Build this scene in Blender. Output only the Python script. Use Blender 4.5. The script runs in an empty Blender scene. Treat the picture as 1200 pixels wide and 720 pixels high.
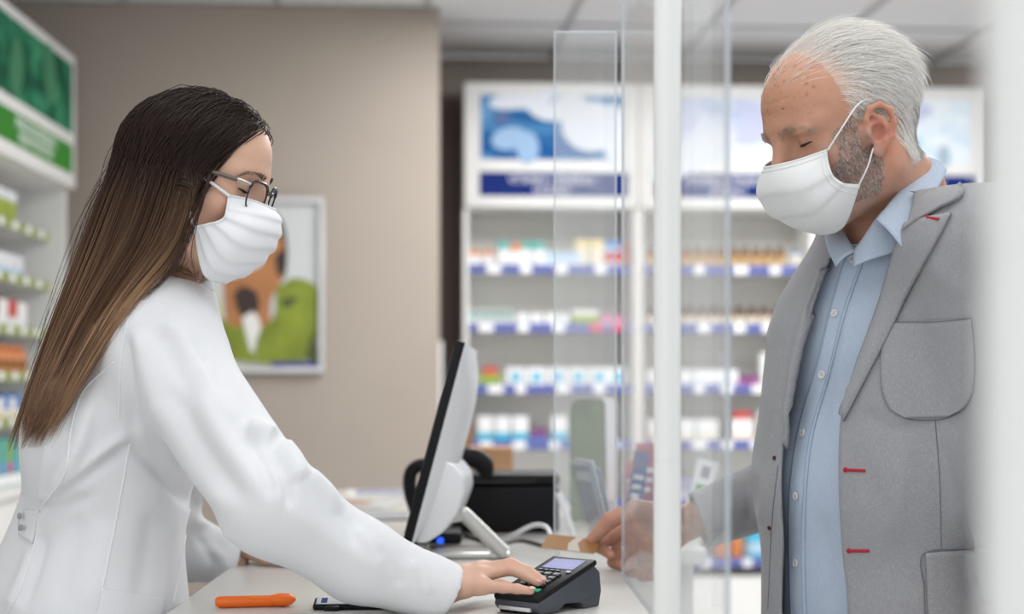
import bpy, bmesh, math, random
import numpy as np
from mathutils import Vector, Matrix, Euler
from mathutils.bvhtree import BVHTree

SC = bpy.context.scene
COL = SC.collection
random.seed(7)
RNG = np.random.default_rng(7)

# ------------------------------------------------------------------ camera
F, CX, CY, CZ = 1800.0, 560.0, 455.0, 1.30      # focal length in pixels, vanishing point, eye height
cam_data = bpy.data.cameras.new('camera')
cam = bpy.data.objects.new('camera', cam_data); COL.objects.link(cam)
cam.location = (0, 0, CZ); cam.rotation_euler = (math.radians(90), 0, 0)
cam_data.sensor_fit = 'HORIZONTAL'; cam_data.sensor_width = 36.0
cam_data.lens = F / 1200 * 36.0
cam_data.shift_x = (600 - CX) / 1200; cam_data.shift_y = (CY - 360) / 1200
cam_data.clip_start = .05; cam_data.clip_end = 60
cam_data.dof.use_dof = True; cam_data.dof.focus_distance = 2.04; cam_data.dof.aperture_fstop = 2.6
SC.camera = cam

# ------------------------------------------------------------------ light
SC.view_settings.view_transform = 'Standard'; SC.view_settings.look = 'None'
SC.view_settings.gamma = 1.0; SC.view_settings.use_curve_mapping = False
SC.view_settings.exposure = 0.16
world = bpy.data.worlds.new('world'); SC.world = world; world.use_nodes = True
wn = world.node_tree.nodes; wb = wn['Background']
wb.inputs['Color'].default_value = (.93, .965, 1.0, 1); wb.inputs['Strength'].default_value = .80

def area(name, loc, target, sx, sy, power, color=(1, 1, 1)):
    d = bpy.data.lights.new(name, 'AREA'); d.shape = 'RECTANGLE'; d.size = sx; d.size_y = sy
    d.energy = power; d.color = color
    o = bpy.data.objects.new(name, d); COL.objects.link(o); o.location = loc
    o.rotation_euler = (Vector(target) - Vector(loc)).to_track_quat('-Z', 'Y').to_euler()
    return o
area('assumed_front_fill', (-1.6, -1.6, 2.0), (0, 2.4, 1.2), 3.2, 2.2, 22, (1, .985, .96))  # added fill for assumed daylight from behind the camera; no window is built
area('added_side_fill', (3.6, .9, 1.9), (.3, 2.3, 1.3), 2.0, 2.0, 12, (.96, .98, 1))  # added fill light from the right; no window stands there
area('added_ceiling_fill_front', (.2, 1.6, 2.80), (.2, 1.6, 0), 2.4, 1.6, 22, (1, 1, 1))  # added overhead fill above the counter
area('added_ceiling_fill_back', (1.2, 5.1, 2.80), (1.2, 5.1, 0), 2.6, 1.4, 100, (1, .99, .97))  # added overhead fill to brighten the back shelves; no lamp is built here

for k, v in dict(use_denoising=True, max_bounces=10, transparent_max_bounces=24, transmission_bounces=8,
                 glossy_bounces=5, diffuse_bounces=4, sample_clamp_indirect=6.0, caustics_reflective=False,
                 caustics_refractive=False).items():
    try: setattr(SC.cycles, k, v)
    except Exception: pass

def P(px, py, d):
    """world point whose picture is (px, py) at depth d"""
    return Vector(((px - CX) * d / F, d, CZ - (py - CY) * d / F))

# ------------------------------------------------------------------ materials
MATS = {}
def mat(name, color, rough=.5, var=0.0, vscale=8.0, bump=0.0, bscale=60.0, metal=0.0, spec=.5, sheen=0.0, emit=0.0,
        sss=0.0, vcol=False, coat=0.0, stretch=None):
    if name in MATS: return MATS[name]
    m = bpy.data.materials.new(name); m.use_nodes = True
    nt = m.node_tree; N = nt.nodes; L = nt.links; b = N['Principled BSDF']
    b.inputs['Roughness'].default_value = rough; b.inputs['Metallic'].default_value = metal
    b.inputs['Specular IOR Level'].default_value = spec
    b.inputs['Base Color'].default_value = (*color, 1)
    if sheen: b.inputs['Sheen Weight'].default_value = sheen
    if coat: b.inputs['Coat Weight'].default_value = coat
    if emit:
        b.inputs['Emission Color'].default_value = (*color, 1); b.inputs['Emission Strength'].default_value = emit
    if sss:
        b.inputs['Subsurface Weight'].default_value = sss
        b.inputs['Subsurface Radius'].default_value = (.012, .005, .003); b.inputs['Subsurface Scale'].default_value = 1.0
    tc = N.new('ShaderNodeTexCoord')
    src = tc.outputs['Object']
    if stretch:
        mp = N.new('ShaderNodeMapping'); mp.inputs['Scale'].default_value = stretch
        L.new(src, mp.inputs['Vector']); src = mp.outputs['Vector']
    col_out = None
    if vcol:
        a = N.new('ShaderNodeVertexColor'); a.layer_name = 'Col'; col_out = a.outputs['Color']
        L.new(col_out, b.inputs['Base Color'])
    if var:
        nz = N.new('ShaderNodeTexNoise'); nz.inputs['Scale'].default_value = vscale; nz.inputs['Detail'].default_value = 6
        L.new(src, nz.inputs['Vector'])
        mx = N.new('ShaderNodeMix'); mx.data_type = 'RGBA'; mx.blend_type = 'MULTIPLY'
        mx.inputs['Factor'].default_value = 1.0
        if col_out: L.new(col_out, mx.inputs['A'])
        else: mx.inputs['A'].default_value = (*color, 1)
        rp = N.new('ShaderNodeValToRGB')
        rp.color_ramp.elements[0].position = .3; rp.color_ramp.elements[1].position = .7
        rp.color_ramp.elements[0].color = (1 - var, 1 - var, 1 - var, 1); rp.color_ramp.elements[1].color = (1, 1, 1, 1)
        L.new(nz.outputs['Fac'], rp.inputs['Fac']); L.new(rp.outputs['Color'], mx.inputs['B'])
        L.new(mx.outputs['Result'], b.inputs['Base Color'])
    if bump:
        nb = N.new('ShaderNodeTexNoise'); nb.inputs['Scale'].default_value = bscale; nb.inputs['Detail'].default_value = 4
        L.new(src, nb.inputs['Vector'])
        bp = N.new('ShaderNodeBump'); bp.inputs['Strength'].default_value = bump; bp.inputs['Distance'].default_value = .003
        L.new(nb.outputs['Fac'], bp.inputs['Height']); L.new(bp.outputs['Normal'], b.inputs['Normal'])
    MATS[name] = m
    return m

def weave(name, c1, c2, scale=900, rough=.85, bump=.25, sheen=.2, big=.12):
    """cloth with a fine cross weave, slubs and a soft cloudy variation"""
    if name in MATS: return MATS[name]
    m = bpy.data.materials.new(name); m.use_nodes = True
    nt = m.node_tree; N = nt.nodes; L = nt.links; b = N['Principled BSDF']
    b.inputs['Roughness'].default_value = rough; b.inputs['Specular IOR Level'].default_value = .2
    b.inputs['Sheen Weight'].default_value = sheen
    tc = N.new('ShaderNodeTexCoord')
    outs = []
    for sx in ((1, 1, .06), (.06, 1, 1)):
        mp = N.new('ShaderNodeMapping'); mp.inputs['Scale'].default_value = sx
        nz = N.new('ShaderNodeTexNoise'); nz.inputs['Scale'].default_value = scale; nz.inputs['Detail'].default_value = 2
        L.new(tc.outputs['Object'], mp.inputs['Vector']); L.new(mp.outputs['Vector'], nz.inputs['Vector']); outs.append(nz.outputs['Fac'])
    ad = N.new('ShaderNodeMath'); ad.operation = 'ADD'; L.new(outs[0], ad.inputs[0]); L.new(outs[1], ad.inputs[1])
    n2 = N.new('ShaderNodeTexNoise'); n2.inputs['Scale'].default_value = 14; n2.inputs['Detail'].default_value = 5
    L.new(tc.outputs['Object'], n2.inputs['Vector'])
    a2 = N.new('ShaderNodeMath'); a2.operation = 'MULTIPLY_ADD'; L.new(n2.outputs['Fac'], a2.inputs[0]); a2.inputs[1].default_value = big * 4
    L.new(ad.outputs[0], a2.inputs[2])
    rp = N.new('ShaderNodeValToRGB'); rp.color_ramp.elements[0].position = .8 ; rp.color_ramp.elements[1].position = 1.0
    ms = N.new('ShaderNodeMath'); ms.operation = 'MULTIPLY'; ms.inputs[1].default_value = .74; L.new(a2.outputs[0], ms.inputs[0])
    rp.color_ramp.elements[0].position = .72; rp.color_ramp.elements[1].position = 1.08 if False else 1.0
    rp.color_ramp.elements[0].color = (*c1, 1); rp.color_ramp.elements[1].color = (*c2, 1)
    L.new(ms.outputs[0], rp.inputs['Fac']); L.new(rp.outputs['Color'], b.inputs['Base Color'])
    bp = N.new('ShaderNodeBump'); bp.inputs['Strength'].default_value = bump; bp.inputs['Distance'].default_value = .001
    L.new(ad.outputs[0], bp.inputs['Height']); L.new(bp.outputs['Normal'], b.inputs['Normal'])
    MATS[name] = m
    return m

def pane_mat(name, tint=(.985, .99, .99), ior=1.45, rough=.0, white_mix=0.0):
    """clear acrylic sheet: see-through with a Fresnel reflection"""
    if name in MATS: return MATS[name]
    m = bpy.data.materials.new(name); m.use_nodes = True
    nt = m.node_tree; N = nt.nodes; L = nt.links; N.remove(N['Principled BSDF'])
    t = N.new('ShaderNodeBsdfTransparent'); t.inputs['Color'].default_value = (*tint, 1)
    g = N.new('ShaderNodeBsdfGlossy'); g.inputs['Roughness'].default_value = rough; g.inputs['Color'].default_value = (1, 1, 1, 1)
    f = N.new('ShaderNodeFresnel'); f.inputs['IOR'].default_value = ior
    geo = N.new('ShaderNodeNewGeometry')           # same reflection from both faces of the sheet
    iv = N.new('ShaderNodeMix'); iv.data_type = 'FLOAT'; iv.inputs['A'].default_value = ior; iv.inputs['B'].default_value = 1 / ior
    L.new(geo.outputs['Backfacing'], iv.inputs['Factor']); L.new(iv.outputs['Result'], f.inputs['IOR'])
    x = N.new('ShaderNodeMixShader'); L.new(f.outputs['Fac'], x.inputs['Fac']); L.new(t.outputs[0], x.inputs[1]); L.new(g.outputs[0], x.inputs[2])
    if white_mix:                                       # white mixed in; on the screen panes it stands for bright reflections
        df = N.new('ShaderNodeBsdfDiffuse'); df.inputs['Color'].default_value = (.86, .88, .90, 1); tl = N.new('ShaderNodeBsdfTranslucent'); tl.inputs['Color'].default_value = (.86, .88, .90, 1)
        a = N.new('ShaderNodeMixShader'); L.new(df.outputs[0], a.inputs[1]); L.new(tl.outputs[0], a.inputs[2])
        h = N.new('ShaderNodeMixShader'); h.inputs['Fac'].default_value = white_mix; L.new(x.outputs[0], h.inputs[1]); L.new(a.outputs[0], h.inputs[2]); x = h
    L.new(x.outputs[0], N['Material Output'].inputs['Surface'])
    MATS[name] = m
    return m

# ------------------------------------------------------------------ mesh helpers
class MB:
    """collects shapes of several materials; build() links them as ONE mesh object"""
    def __init__(s): s.v = []; s.f = []; s.m = []; s.mats = []; s.sm = []
    def mi(s, m):
        if m not in s.mats: s.mats.append(m)
        return s.mats.index(m)
    def add(s, vs, fs, m, smooth=False, M=None):
        o = len(s.v); i = s.mi(m)
        for v in vs:
            v = Vector(v); s.v.append(M @ v if M is not None else v)
        for f in fs: s.f.append([a + o for a in f]); s.m.append(i); s.sm.append(smooth)
    def box(s, lo, hi, m, bev=0.0, M=None, seg=2):
        (x0, y0, z0), (x1, y1, z1) = lo, hi
        if bev <= 0:
            s.add([(x0, y0, z0), (x1, y0, z0), (x1, y1, z0), (x0, y1, z0), (x0, y0, z1), (x1, y0, z1), (x1, y1, z1), (x0, y1, z1)],
                  [(0, 3, 2, 1), (4, 5, 6, 7), (0, 1, 5, 4), (1, 2, 6, 5), (2, 3, 7, 6), (3, 0, 4, 7)], m, False, M)
            return
        bm = bmesh.new(); bmesh.ops.create_cube(bm, size=1)
        for v in bm.verts:
            v.co = Vector(((x0 + x1) / 2 + v.co.x * (x1 - x0), (y0 + y1) / 2 + v.co.y * (y1 - y0), (z0 + z1) / 2 + v.co.z * (z1 - z0)))
        bmesh.ops.bevel(bm, geom=bm.edges[:], offset=bev, segments=seg, profile=.5, affect='EDGES')
        s.bm(bm, m, M, True)
    def bm(s, bm, m, M=None, smooth=False):
        bm.verts.index_update()
        s.add([v.co.copy() for v in bm.verts], [[v.index for v in f.verts] for f in bm.faces], m, smooth, M); bm.free()
    def prism(s, poly, axis, a, b, m, M=None, smooth=False):
        """2D polygon (counter-clockwise) pushed along an axis from a to b"""
        n = len(poly)
        def mk(u, v, w): return {'x': (w, u, v), 'y': (u, w, v), 'z': (u, v, w)}[axis]
        vs = [mk(u, v, a) for u, v in poly] + [mk(u, v, b) for u, v in poly]
        fs = [list(range(n))[::-1], list(range(n, 2 * n))] + [[i, (i + 1) % n, n + (i + 1) % n, n + i] for i in range(n)]
        if axis == 'y': fs = [f[::-1] for f in fs]
        s.add(vs, fs, m, smooth, M)
    def tube(s, pts, r, m, n=10, M=None, caps=True):
        pts = [Vector(p) for p in pts]; k = len(pts)
        rs = r if hasattr(r, '__len__') else [r] * k
        t0 = (pts[1] - pts[0]).normalized(); up = Vector((0, 0, 1)) if abs(t0.z) < .9 else Vector((1, 0, 0))
        nx = t0.cross(up).normalized(); vs = []
        for i, p in enumerate(pts):
            t = (pts[min(i + 1, k - 1)] - pts[max(i - 1, 0)]).normalized()
            nx = (nx - t * nx.dot(t)).normalized(); by = t.cross(nx)
            for j in range(n):
                a = 2 * math.pi * j / n; vs.append(p + (nx * math.cos(a) + by * math.sin(a)) * rs[i])
        fs = [[i * n + j, i * n + (j + 1) % n, (i + 1) * n + (j + 1) % n, (i + 1) * n + j] for i in range(k - 1) for j in range(n)]
        if caps: fs += [list(range(n))[::-1], list(range((k - 1) * n, k * n))]
        s.add(vs, fs, m, True, M)
    def lathe(s, prof, m, n=16, M=None, smooth=True):
        """(radius, z) profile turned about z"""
        vs = []; fs = []; k = len(prof)
        for r, z in prof:
            for j in range(n):
                a = 2 * math.pi * j / n; vs.append((r * math.cos(a), r * math.sin(a), z))
        for i in range(k - 1):
            for j in range(n): fs.append([i * n + j, i * n + (j + 1) % n, (i + 1) * n + (j + 1) % n, (i + 1) * n + j])
        fs += [list(range(n))[::-1], list(range((k - 1) * n, k * n))]
        s.add(vs, fs, m, smooth, M)
    def build(s, name, parent=None, kind=None):
        me = bpy.data.meshes.new(name); me.from_pydata([tuple(v) for v in s.v], [], s.f)
        for m in s.mats: me.materials.append(m)
        me.polygons.foreach_set('material_index', s.m); me.polygons.foreach_set('use_smooth', s.sm)
        me.validate(); me.update()
        if any(s.sm):
            try: me.set_sharp_from_angle(angle=math.radians(42))
            except Exception: pass
        return link(name, me, parent, kind)

def link(name, me, parent=None, kind=None):
    o = bpy.data.objects.new(name, me); COL.objects.link(o)
    if parent is not None: o.parent = parent
    if kind: o['kind'] = kind
    return o

def tag(o, label=None, cat=None, group=None):
    if label: o['label'] = label
    if cat: o['category'] = cat
    if group: o['group'] = group
    return o

def thing(name, label, cat, loc=(0, 0, 0), rz=0.0, group=None, M=None):
    o = bpy.data.objects.new(name, None); COL.objects.link(o); o.empty_display_size = .05
    if M is not None: o.matrix_world = M
    else: o.location = loc; o.rotation_euler = (0, 0, rz)
    return tag(o, label, cat, group)

def copy_tree(o, parent=None):
    c = o.copy(); COL.objects.link(c)
    if parent is not None: c.parent = parent
    for ch in o.children: copy_tree(ch, c)
    return c

def text_mesh(s, size, m, name, parent, M, align='CENTER', extrude=.0006, xscale=1.0):
    cu = bpy.data.curves.new(name, 'FONT'); cu.body = s; cu.size = size; cu.align_x = align; cu.align_y = 'CENTER'; cu.extrude = extrude
    cu.resolution_u = 3
    t = bpy.data.objects.new(name + '_curve', cu); COL.objects.link(t)
    me = bpy.data.meshes.new_from_object(t.evaluated_get(bpy.context.evaluated_depsgraph_get()))
    bpy.data.objects.remove(t); bpy.data.curves.remove(cu)
    me.name = name; me.transform(M @ Matrix.Diagonal((xscale, 1, 1, 1))); me.materials.clear(); me.materials.append(m)
    return link(name, me, parent)

def spline(pts, n):
    """Catmull-Rom through pts, n samples (numpy)"""
    p = np.asarray([tuple(q) for q in pts], float); k = len(p)
    q = np.vstack([2 * p[0] - p[1], p, 2 * p[-1] - p[-2]])
    u = np.linspace(0, k - 1, n); i = np.minimum(u.astype(int), k - 2); t = (u - i)[:, None]
    a, b, c, d = q[i], q[i + 1], q[i + 2], q[i + 3]
    return .5 * ((2 * b) + (-a + c) * t + (2 * a - 5 * b + 4 * c - d) * t ** 2 + (-a + 3 * b - 3 * c + d) * t ** 3)
# ------------------------------------------------------------------ palette
WHITE = mat('white_paint', (.83, .84, .84), .45, .03, 5)
SHELFW = mat('shelf_white_laminate', (.80, .80, .79), .4, .03, 6)
SHELFB = mat('shelf_back_panel', (.82, .81, .77), .6, .04, 4)
WALL = mat('taupe_wall_paint', (.375, .325, .285), .85, .05, 3, .15, 90)
WALLD = mat('dark_brown_wall_paint', (.16, .12, .105), .85, .06, 3, .15, 90)
CEIL = mat('mineral_ceiling_tile', (.80, .80, .81), .9, .05, 40, .3, 220)
TBAR = mat('ceiling_grid_metal', (.42, .41, .41), .5)
FLOOR = mat('beige_floor_tile', (.64, .62, .59), .35, .08, 6)
LAMI = mat('counter_laminate', (.64, .63, .60), .3, .03, 8)
COUNTERB = mat('counter_front', (.66, .66, .66), .5, .03, 8)
BLUE = mat('navy_sign_blue', (.006, .022, .16), .6, spec=.12)
STRIP = mat('price_strip_blue', (.115, .14, .38), .5, spec=.2)
STRIPR = mat('price_strip_red', (.62, .08, .16), .35)
CARDW = mat('white_card', (.84, .85, .87), .5)
GREEN = mat('sign_green', (.04, .21, .03), .6, spec=.12)
LIME = mat('lime_strip', (.27, .32, .10), .4)

# ------------------------------------------------------------------ room shell (frontal walls stand a few degrees askew)
YAW = math.radians(3.5)
ROOM = Matrix.Translation((0, 6.2, 0)) @ Matrix.Rotation(YAW, 4, 'Z')
def rx(px, v):
    """room-local x of picture column px on the plane v metres behind the pivot"""
    u = (px - CX) / F; s, c = math.sin(YAW), math.cos(YAW)
    return (u * (6.2 + v * c) + v * s) / (c - u * s)
def rz(py, x, v):
    d = 6.2 + x * math.sin(YAW) + v * math.cos(YAW)
    return CZ - (py - CY) * d / F
def room(o): o.matrix_world = ROOM; return o

ZC = 2.83
b = MB(); b.box((-6, -9, -.1), (6, 1.1, 0), FLOOR); floor = room(b.build('floor', kind='structure'))
tile_b = MB(); tile_b.box((-.2985, -.2985, -.004), (.2985, .2985, 0), FLOOR)
x_edge = rx(515, 0)
b = MB(); b.box((-3.4, 0, 0), (x_edge, .12, ZC), WALL); room(b.build('wall_front', kind='structure'))
b = MB(); b.box((x_edge - .12, .12, 0), (x_edge, .9, ZC), WALLD); room(b.build('wall_return', kind='structure'))
b = MB(); b.box((x_edge - .1, .9, 0), (4.6, 1.02, 2.66), WALLD); b.box((x_edge - .1, .895, 2.66), (4.6, 1.02, ZC), WALL)
room(b.build('wall_back', kind='structure'))
b = MB(); b.box((-2.52, -4.2, 0), (-2.40, 0, ZC), WALL); room(b.build('wall_left', kind='structure'))
b = MB(); b.box((-3.4, -.012, 0), (x_edge, 0, .09), WHITE); room(b.build('baseboard_front', kind='structure'))
b = MB(); b.tube([(rx(519, .1), .45, .0), (rx(519, .1), .45, rz(400, 0, .45))], .011, WHITE, 8); room(b.build('trim_1', kind='structure'))

# ceiling: slab, grid of T-bars, each tile a piece
b = MB(); b.box((-4, -9, ZC + .03), (5, 1.1, ZC + .1), WHITE); ceil = room(b.build('ceiling', kind='structure'))
tb = MB(); tb.box((-.291, -.291, .008), (.291, .291, .022), CEIL, .003, seg=1)
gx0 = rx(148, .0); gy0 = .255
tile0 = None; n_t = 0
for i in range(-3, 9):
    for j in range(-7, 2):
        cx, cy = gx0 + .6 * i + .3, gy0 + .6 * j + .3
        if not (-2.6 < cx < 4.6 and cy < 1.1): continue
        if tile0 is None: o = tile0 = tb.build('ceiling_tile', ceil)
        else: o = tile0.copy(); COL.objects.link(o); o.parent = ceil
        o.location = (cx, cy, ZC)
for i in range(-3, 9):
    b = MB(); x = gx0 + .6 * i; b.box((x - .011, -4.2, ZC), (x + .011, 1.0, ZC + .012), TBAR); b.build('grid_bar', ceil)
for j in range(-7, 3):
    b = MB(); y = gy0 + .6 * j
    if y < .9: b.box((-2.5, y - .011, ZC + .001), (4.6, y + .011, ZC + .013), TBAR); b.build('grid_bar', ceil)

# ------------------------------------------------------------------ framed poster on the taupe wall
SILV = mat('brushed_silver_frame', (.62, .62, .63), .35, metal=.6)
pr = thing('framed_poster', 'silver framed poster of a person in green sweater blowing their nose on taupe wall', 'poster', M=ROOM)
px0, px1 = rx(226, 0), rx(380, 0); pz0, pz1 = rz(437, px0, 0), rz(231, px0, 0)
b = MB()
w = .022
for lo, hi in (((px0, -.03, pz0), (px1, 0, pz0 + w)), ((px0, -.03, pz1 - w), (px1, 0, pz1)), ((px0, -.03, pz0 + w), (px0 + w, 0, pz1 - w)), ((px1 - w, -.03, pz0 + w), (px1, 0, pz1 - w))):
    b.box(lo, hi, SILV, .003, seg=1)
b.build('frame', pr)
PB = mat('poster_pale_ground', (.58, .60, .61), .5, .08, 3)
P_HAIR = mat('poster_dark_hair', (.035, .018, .014), .5); P_SKIN = mat('poster_tan_skin', (.47, .20, .075), .5, .25, 14)
P_GRN = mat('poster_green_sweater', (.24, .30, .025), .5, .35, 9); P_GRND = mat('poster_green_fold', (.07, .09, .02), .5)
P_TIS = mat('poster_tissue_white', (.74, .73, .72), .5); P_NAVY = mat('poster_navy_band', (.05, .05, .22), .5)
P_LIME = mat('poster_lime_glow', (.55, .60, .20), .5)
b = MB(); b.box((px0 + w, -.012, pz0 + w), (px1 - w, -.006, pz1 - w), PB)
layer = [0]
def flat(poly, m, smooth_n=40):
    """one flat printed shape of the poster, given in picture pixels"""
    layer[0] += 1; y = -.0125 - .00025 * layer[0]
    pts = spline(poly + poly[:1], smooth_n)[:-1]
    pts = [(min(max(rx(p[0], 0), px0 + w), px1 - w), y, min(max(rz(p[1], px0, 0), pz0 + w), pz1 - w)) for p in pts]
    c = np.mean(pts, axis=0); n = len(pts)
    b.add(pts + [tuple(c)], [[i, (i + 1) % n, n] for i in range(n)], m)
flat([(228, 360), (250, 340), (262, 380), (258, 430), (228, 434)], P_LIME)
flat([(290, 300), (300, 262), (316, 247), (332, 262), (337, 300), (330, 330), (300, 330)], P_HAIR)
flat([(262, 330), (282, 300), (304, 280), (326, 272), (334, 300), (330, 330), (318, 352), (316, 384), (302, 384), (290, 370), (280, 386), (266, 380)], P_SKIN)
flat([(322, 300), (334, 292), (335, 316), (326, 322)], P_HAIR)
flat([(274, 345), (284, 336), (300, 342), (304, 360), (294, 375), (280, 366)], P_HAIR)
flat([(264, 312), (284, 296), (302, 292), (308, 308), (292, 318), (272, 326)], P_TIS)
flat([(258, 372), (276, 384), (290, 378), (294, 400), (298, 428), (262, 428)], P_GRN)
flat([(284, 372), (298, 366), (306, 384), (300, 400), (294, 412)], P_TIS)
flat([(324, 338), (344, 326), (366, 332), (376, 350), (374, 390), (356, 424), (330, 428), (302, 426), (304, 390), (322, 370)], P_GRN)
flat([(328, 352), (340, 348), (350, 350), (336, 362)], P_GRND)
flat([(356, 420), (366, 392), (371, 400), (372, 424)], P_GRND)
flat([(246, 404), (262, 420), (300, 434), (340, 436), (230, 436), (236, 412)], P_TIS)
b.box((rx(318, 0), -.0165, rz(431, px0, 0)), (rx(374, 0), -.016, rz(424, px0, 0)), P_NAVY)
b.build('print', pr)

# ------------------------------------------------------------------ wall shelving units with lit headers
def pic_mat(name, c_dark, c_mid, c_light, scale, seed, e=0.0):
    m = bpy.data.materials.new(name); m.use_nodes = True; N = m.node_tree.nodes; L = m.node_tree.links; bs = N['Principled BSDF']
    tc = N.new('ShaderNodeTexCoord'); mp = N.new('ShaderNodeMapping'); mp.inputs['Location'].default_value = (seed, seed * .7, seed * .3)
    mp.inputs['Scale'].default_value = (1, .3, 1.5)
    nz = N.new('ShaderNodeTexNoise'); nz.inputs['Scale'].default_value = scale; nz.inputs['Detail'].default_value = 1.5; nz.inputs['Distortion'].default_value = 1.2
    r = N.new('ShaderNodeValToRGB'); r.color_ramp.elements[0].position = .32; r.color_ramp.elements[0].color = (*c_dark, 1)
    r.color_ramp.elements[1].position = .64; r.color_ramp.elements[1].color = (*c_light, 1)
    k = r.color_ramp.elements.new(.46); k.color = (*c_mid, 1)
    L.new(tc.outputs['Object'], mp.inputs['Vector']); L.new(mp.outputs['Vector'], nz.inputs['Vector']); L.new(nz.outputs['Fac'], r.inputs['Fac'])
    L.new(r.outputs['Color'], bs.inputs['Base Color']); bs.inputs['Roughness'].default_value = .6; bs.inputs['Specular IOR Level'].default_value = .12
    if e:
        L.new(r.outputs['Color'], bs.inputs['Emission Color']); bs.inputs['Emission Strength'].default_value = e
    return m
PICS = [pic_mat('blue_microscope_print', (.01, .09, .30), (.035, .17, .40), (.14, .34, .60), 5, 3.1),
        pic_mat('pale_molecule_print', (.42, .50, .72), (.62, .68, .82), (.74, .79, .87), 5, 8.4),
        pic_mat('pale_laboratory_print', (.55, .68, .82), (.66, .76, .86), (.78, .84, .90), 7, 1.7)]
P_BLOB = mat('print_white_molecule', (.66, .70, .78), .4); P_BLOB2 = mat('print_soft_blue_molecule', (.25, .42, .66), .4)
P_DOT = mat('print_dark_blue_spot', (.03, .06, .25), .4); P_LAV = mat('print_lavender_disc', (.50, .54, .74), .4); P_CYAN = mat('print_cyan_spot', (.25, .60, .80), .4)
P_FLASK = mat('print_grey_flask', (.35, .45, .55), .4)
VF = .55                                            # shelf fronts stand .55 m behind the taupe wall face
XS = [rx(543, VF), rx(748, VF), rx(955, VF), rx(1155, VF)]
def zz(py): return rz(py, XS[0], VF)
Z_SHELF = [zz(315), zz(384), zz(456), zz(522), zz(592), zz(662)]
UNIT = ['white wall shelving under a blue molecule header, nearest the taupe wall', 'white wall shelving with brown bottles, middle of the three under headers',
        'white wall shelving behind the grey haired man, last under pale header']
SIGNS = [('VITAMINI I MINERALI', 'DODACI'), ('VITAMINI I MINERALI', 'DODACI'), ('VITAMINI I MINERALI', 'DODACI')]
def disc(b, cx, cz, rx_, rz_, y, m, rot=0, n=28):
    pts = []
    for k in range(n):
        a = 2 * math.pi * k / n; u, v = rx_ * math.cos(a), rz_ * math.sin(a)
        pts.append((cx + u * math.cos(rot) - v * math.sin(rot), y, cz + u * math.sin(rot) + v * math.cos(rot)))
    b.add(pts, [list(range(n))], m)
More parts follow.
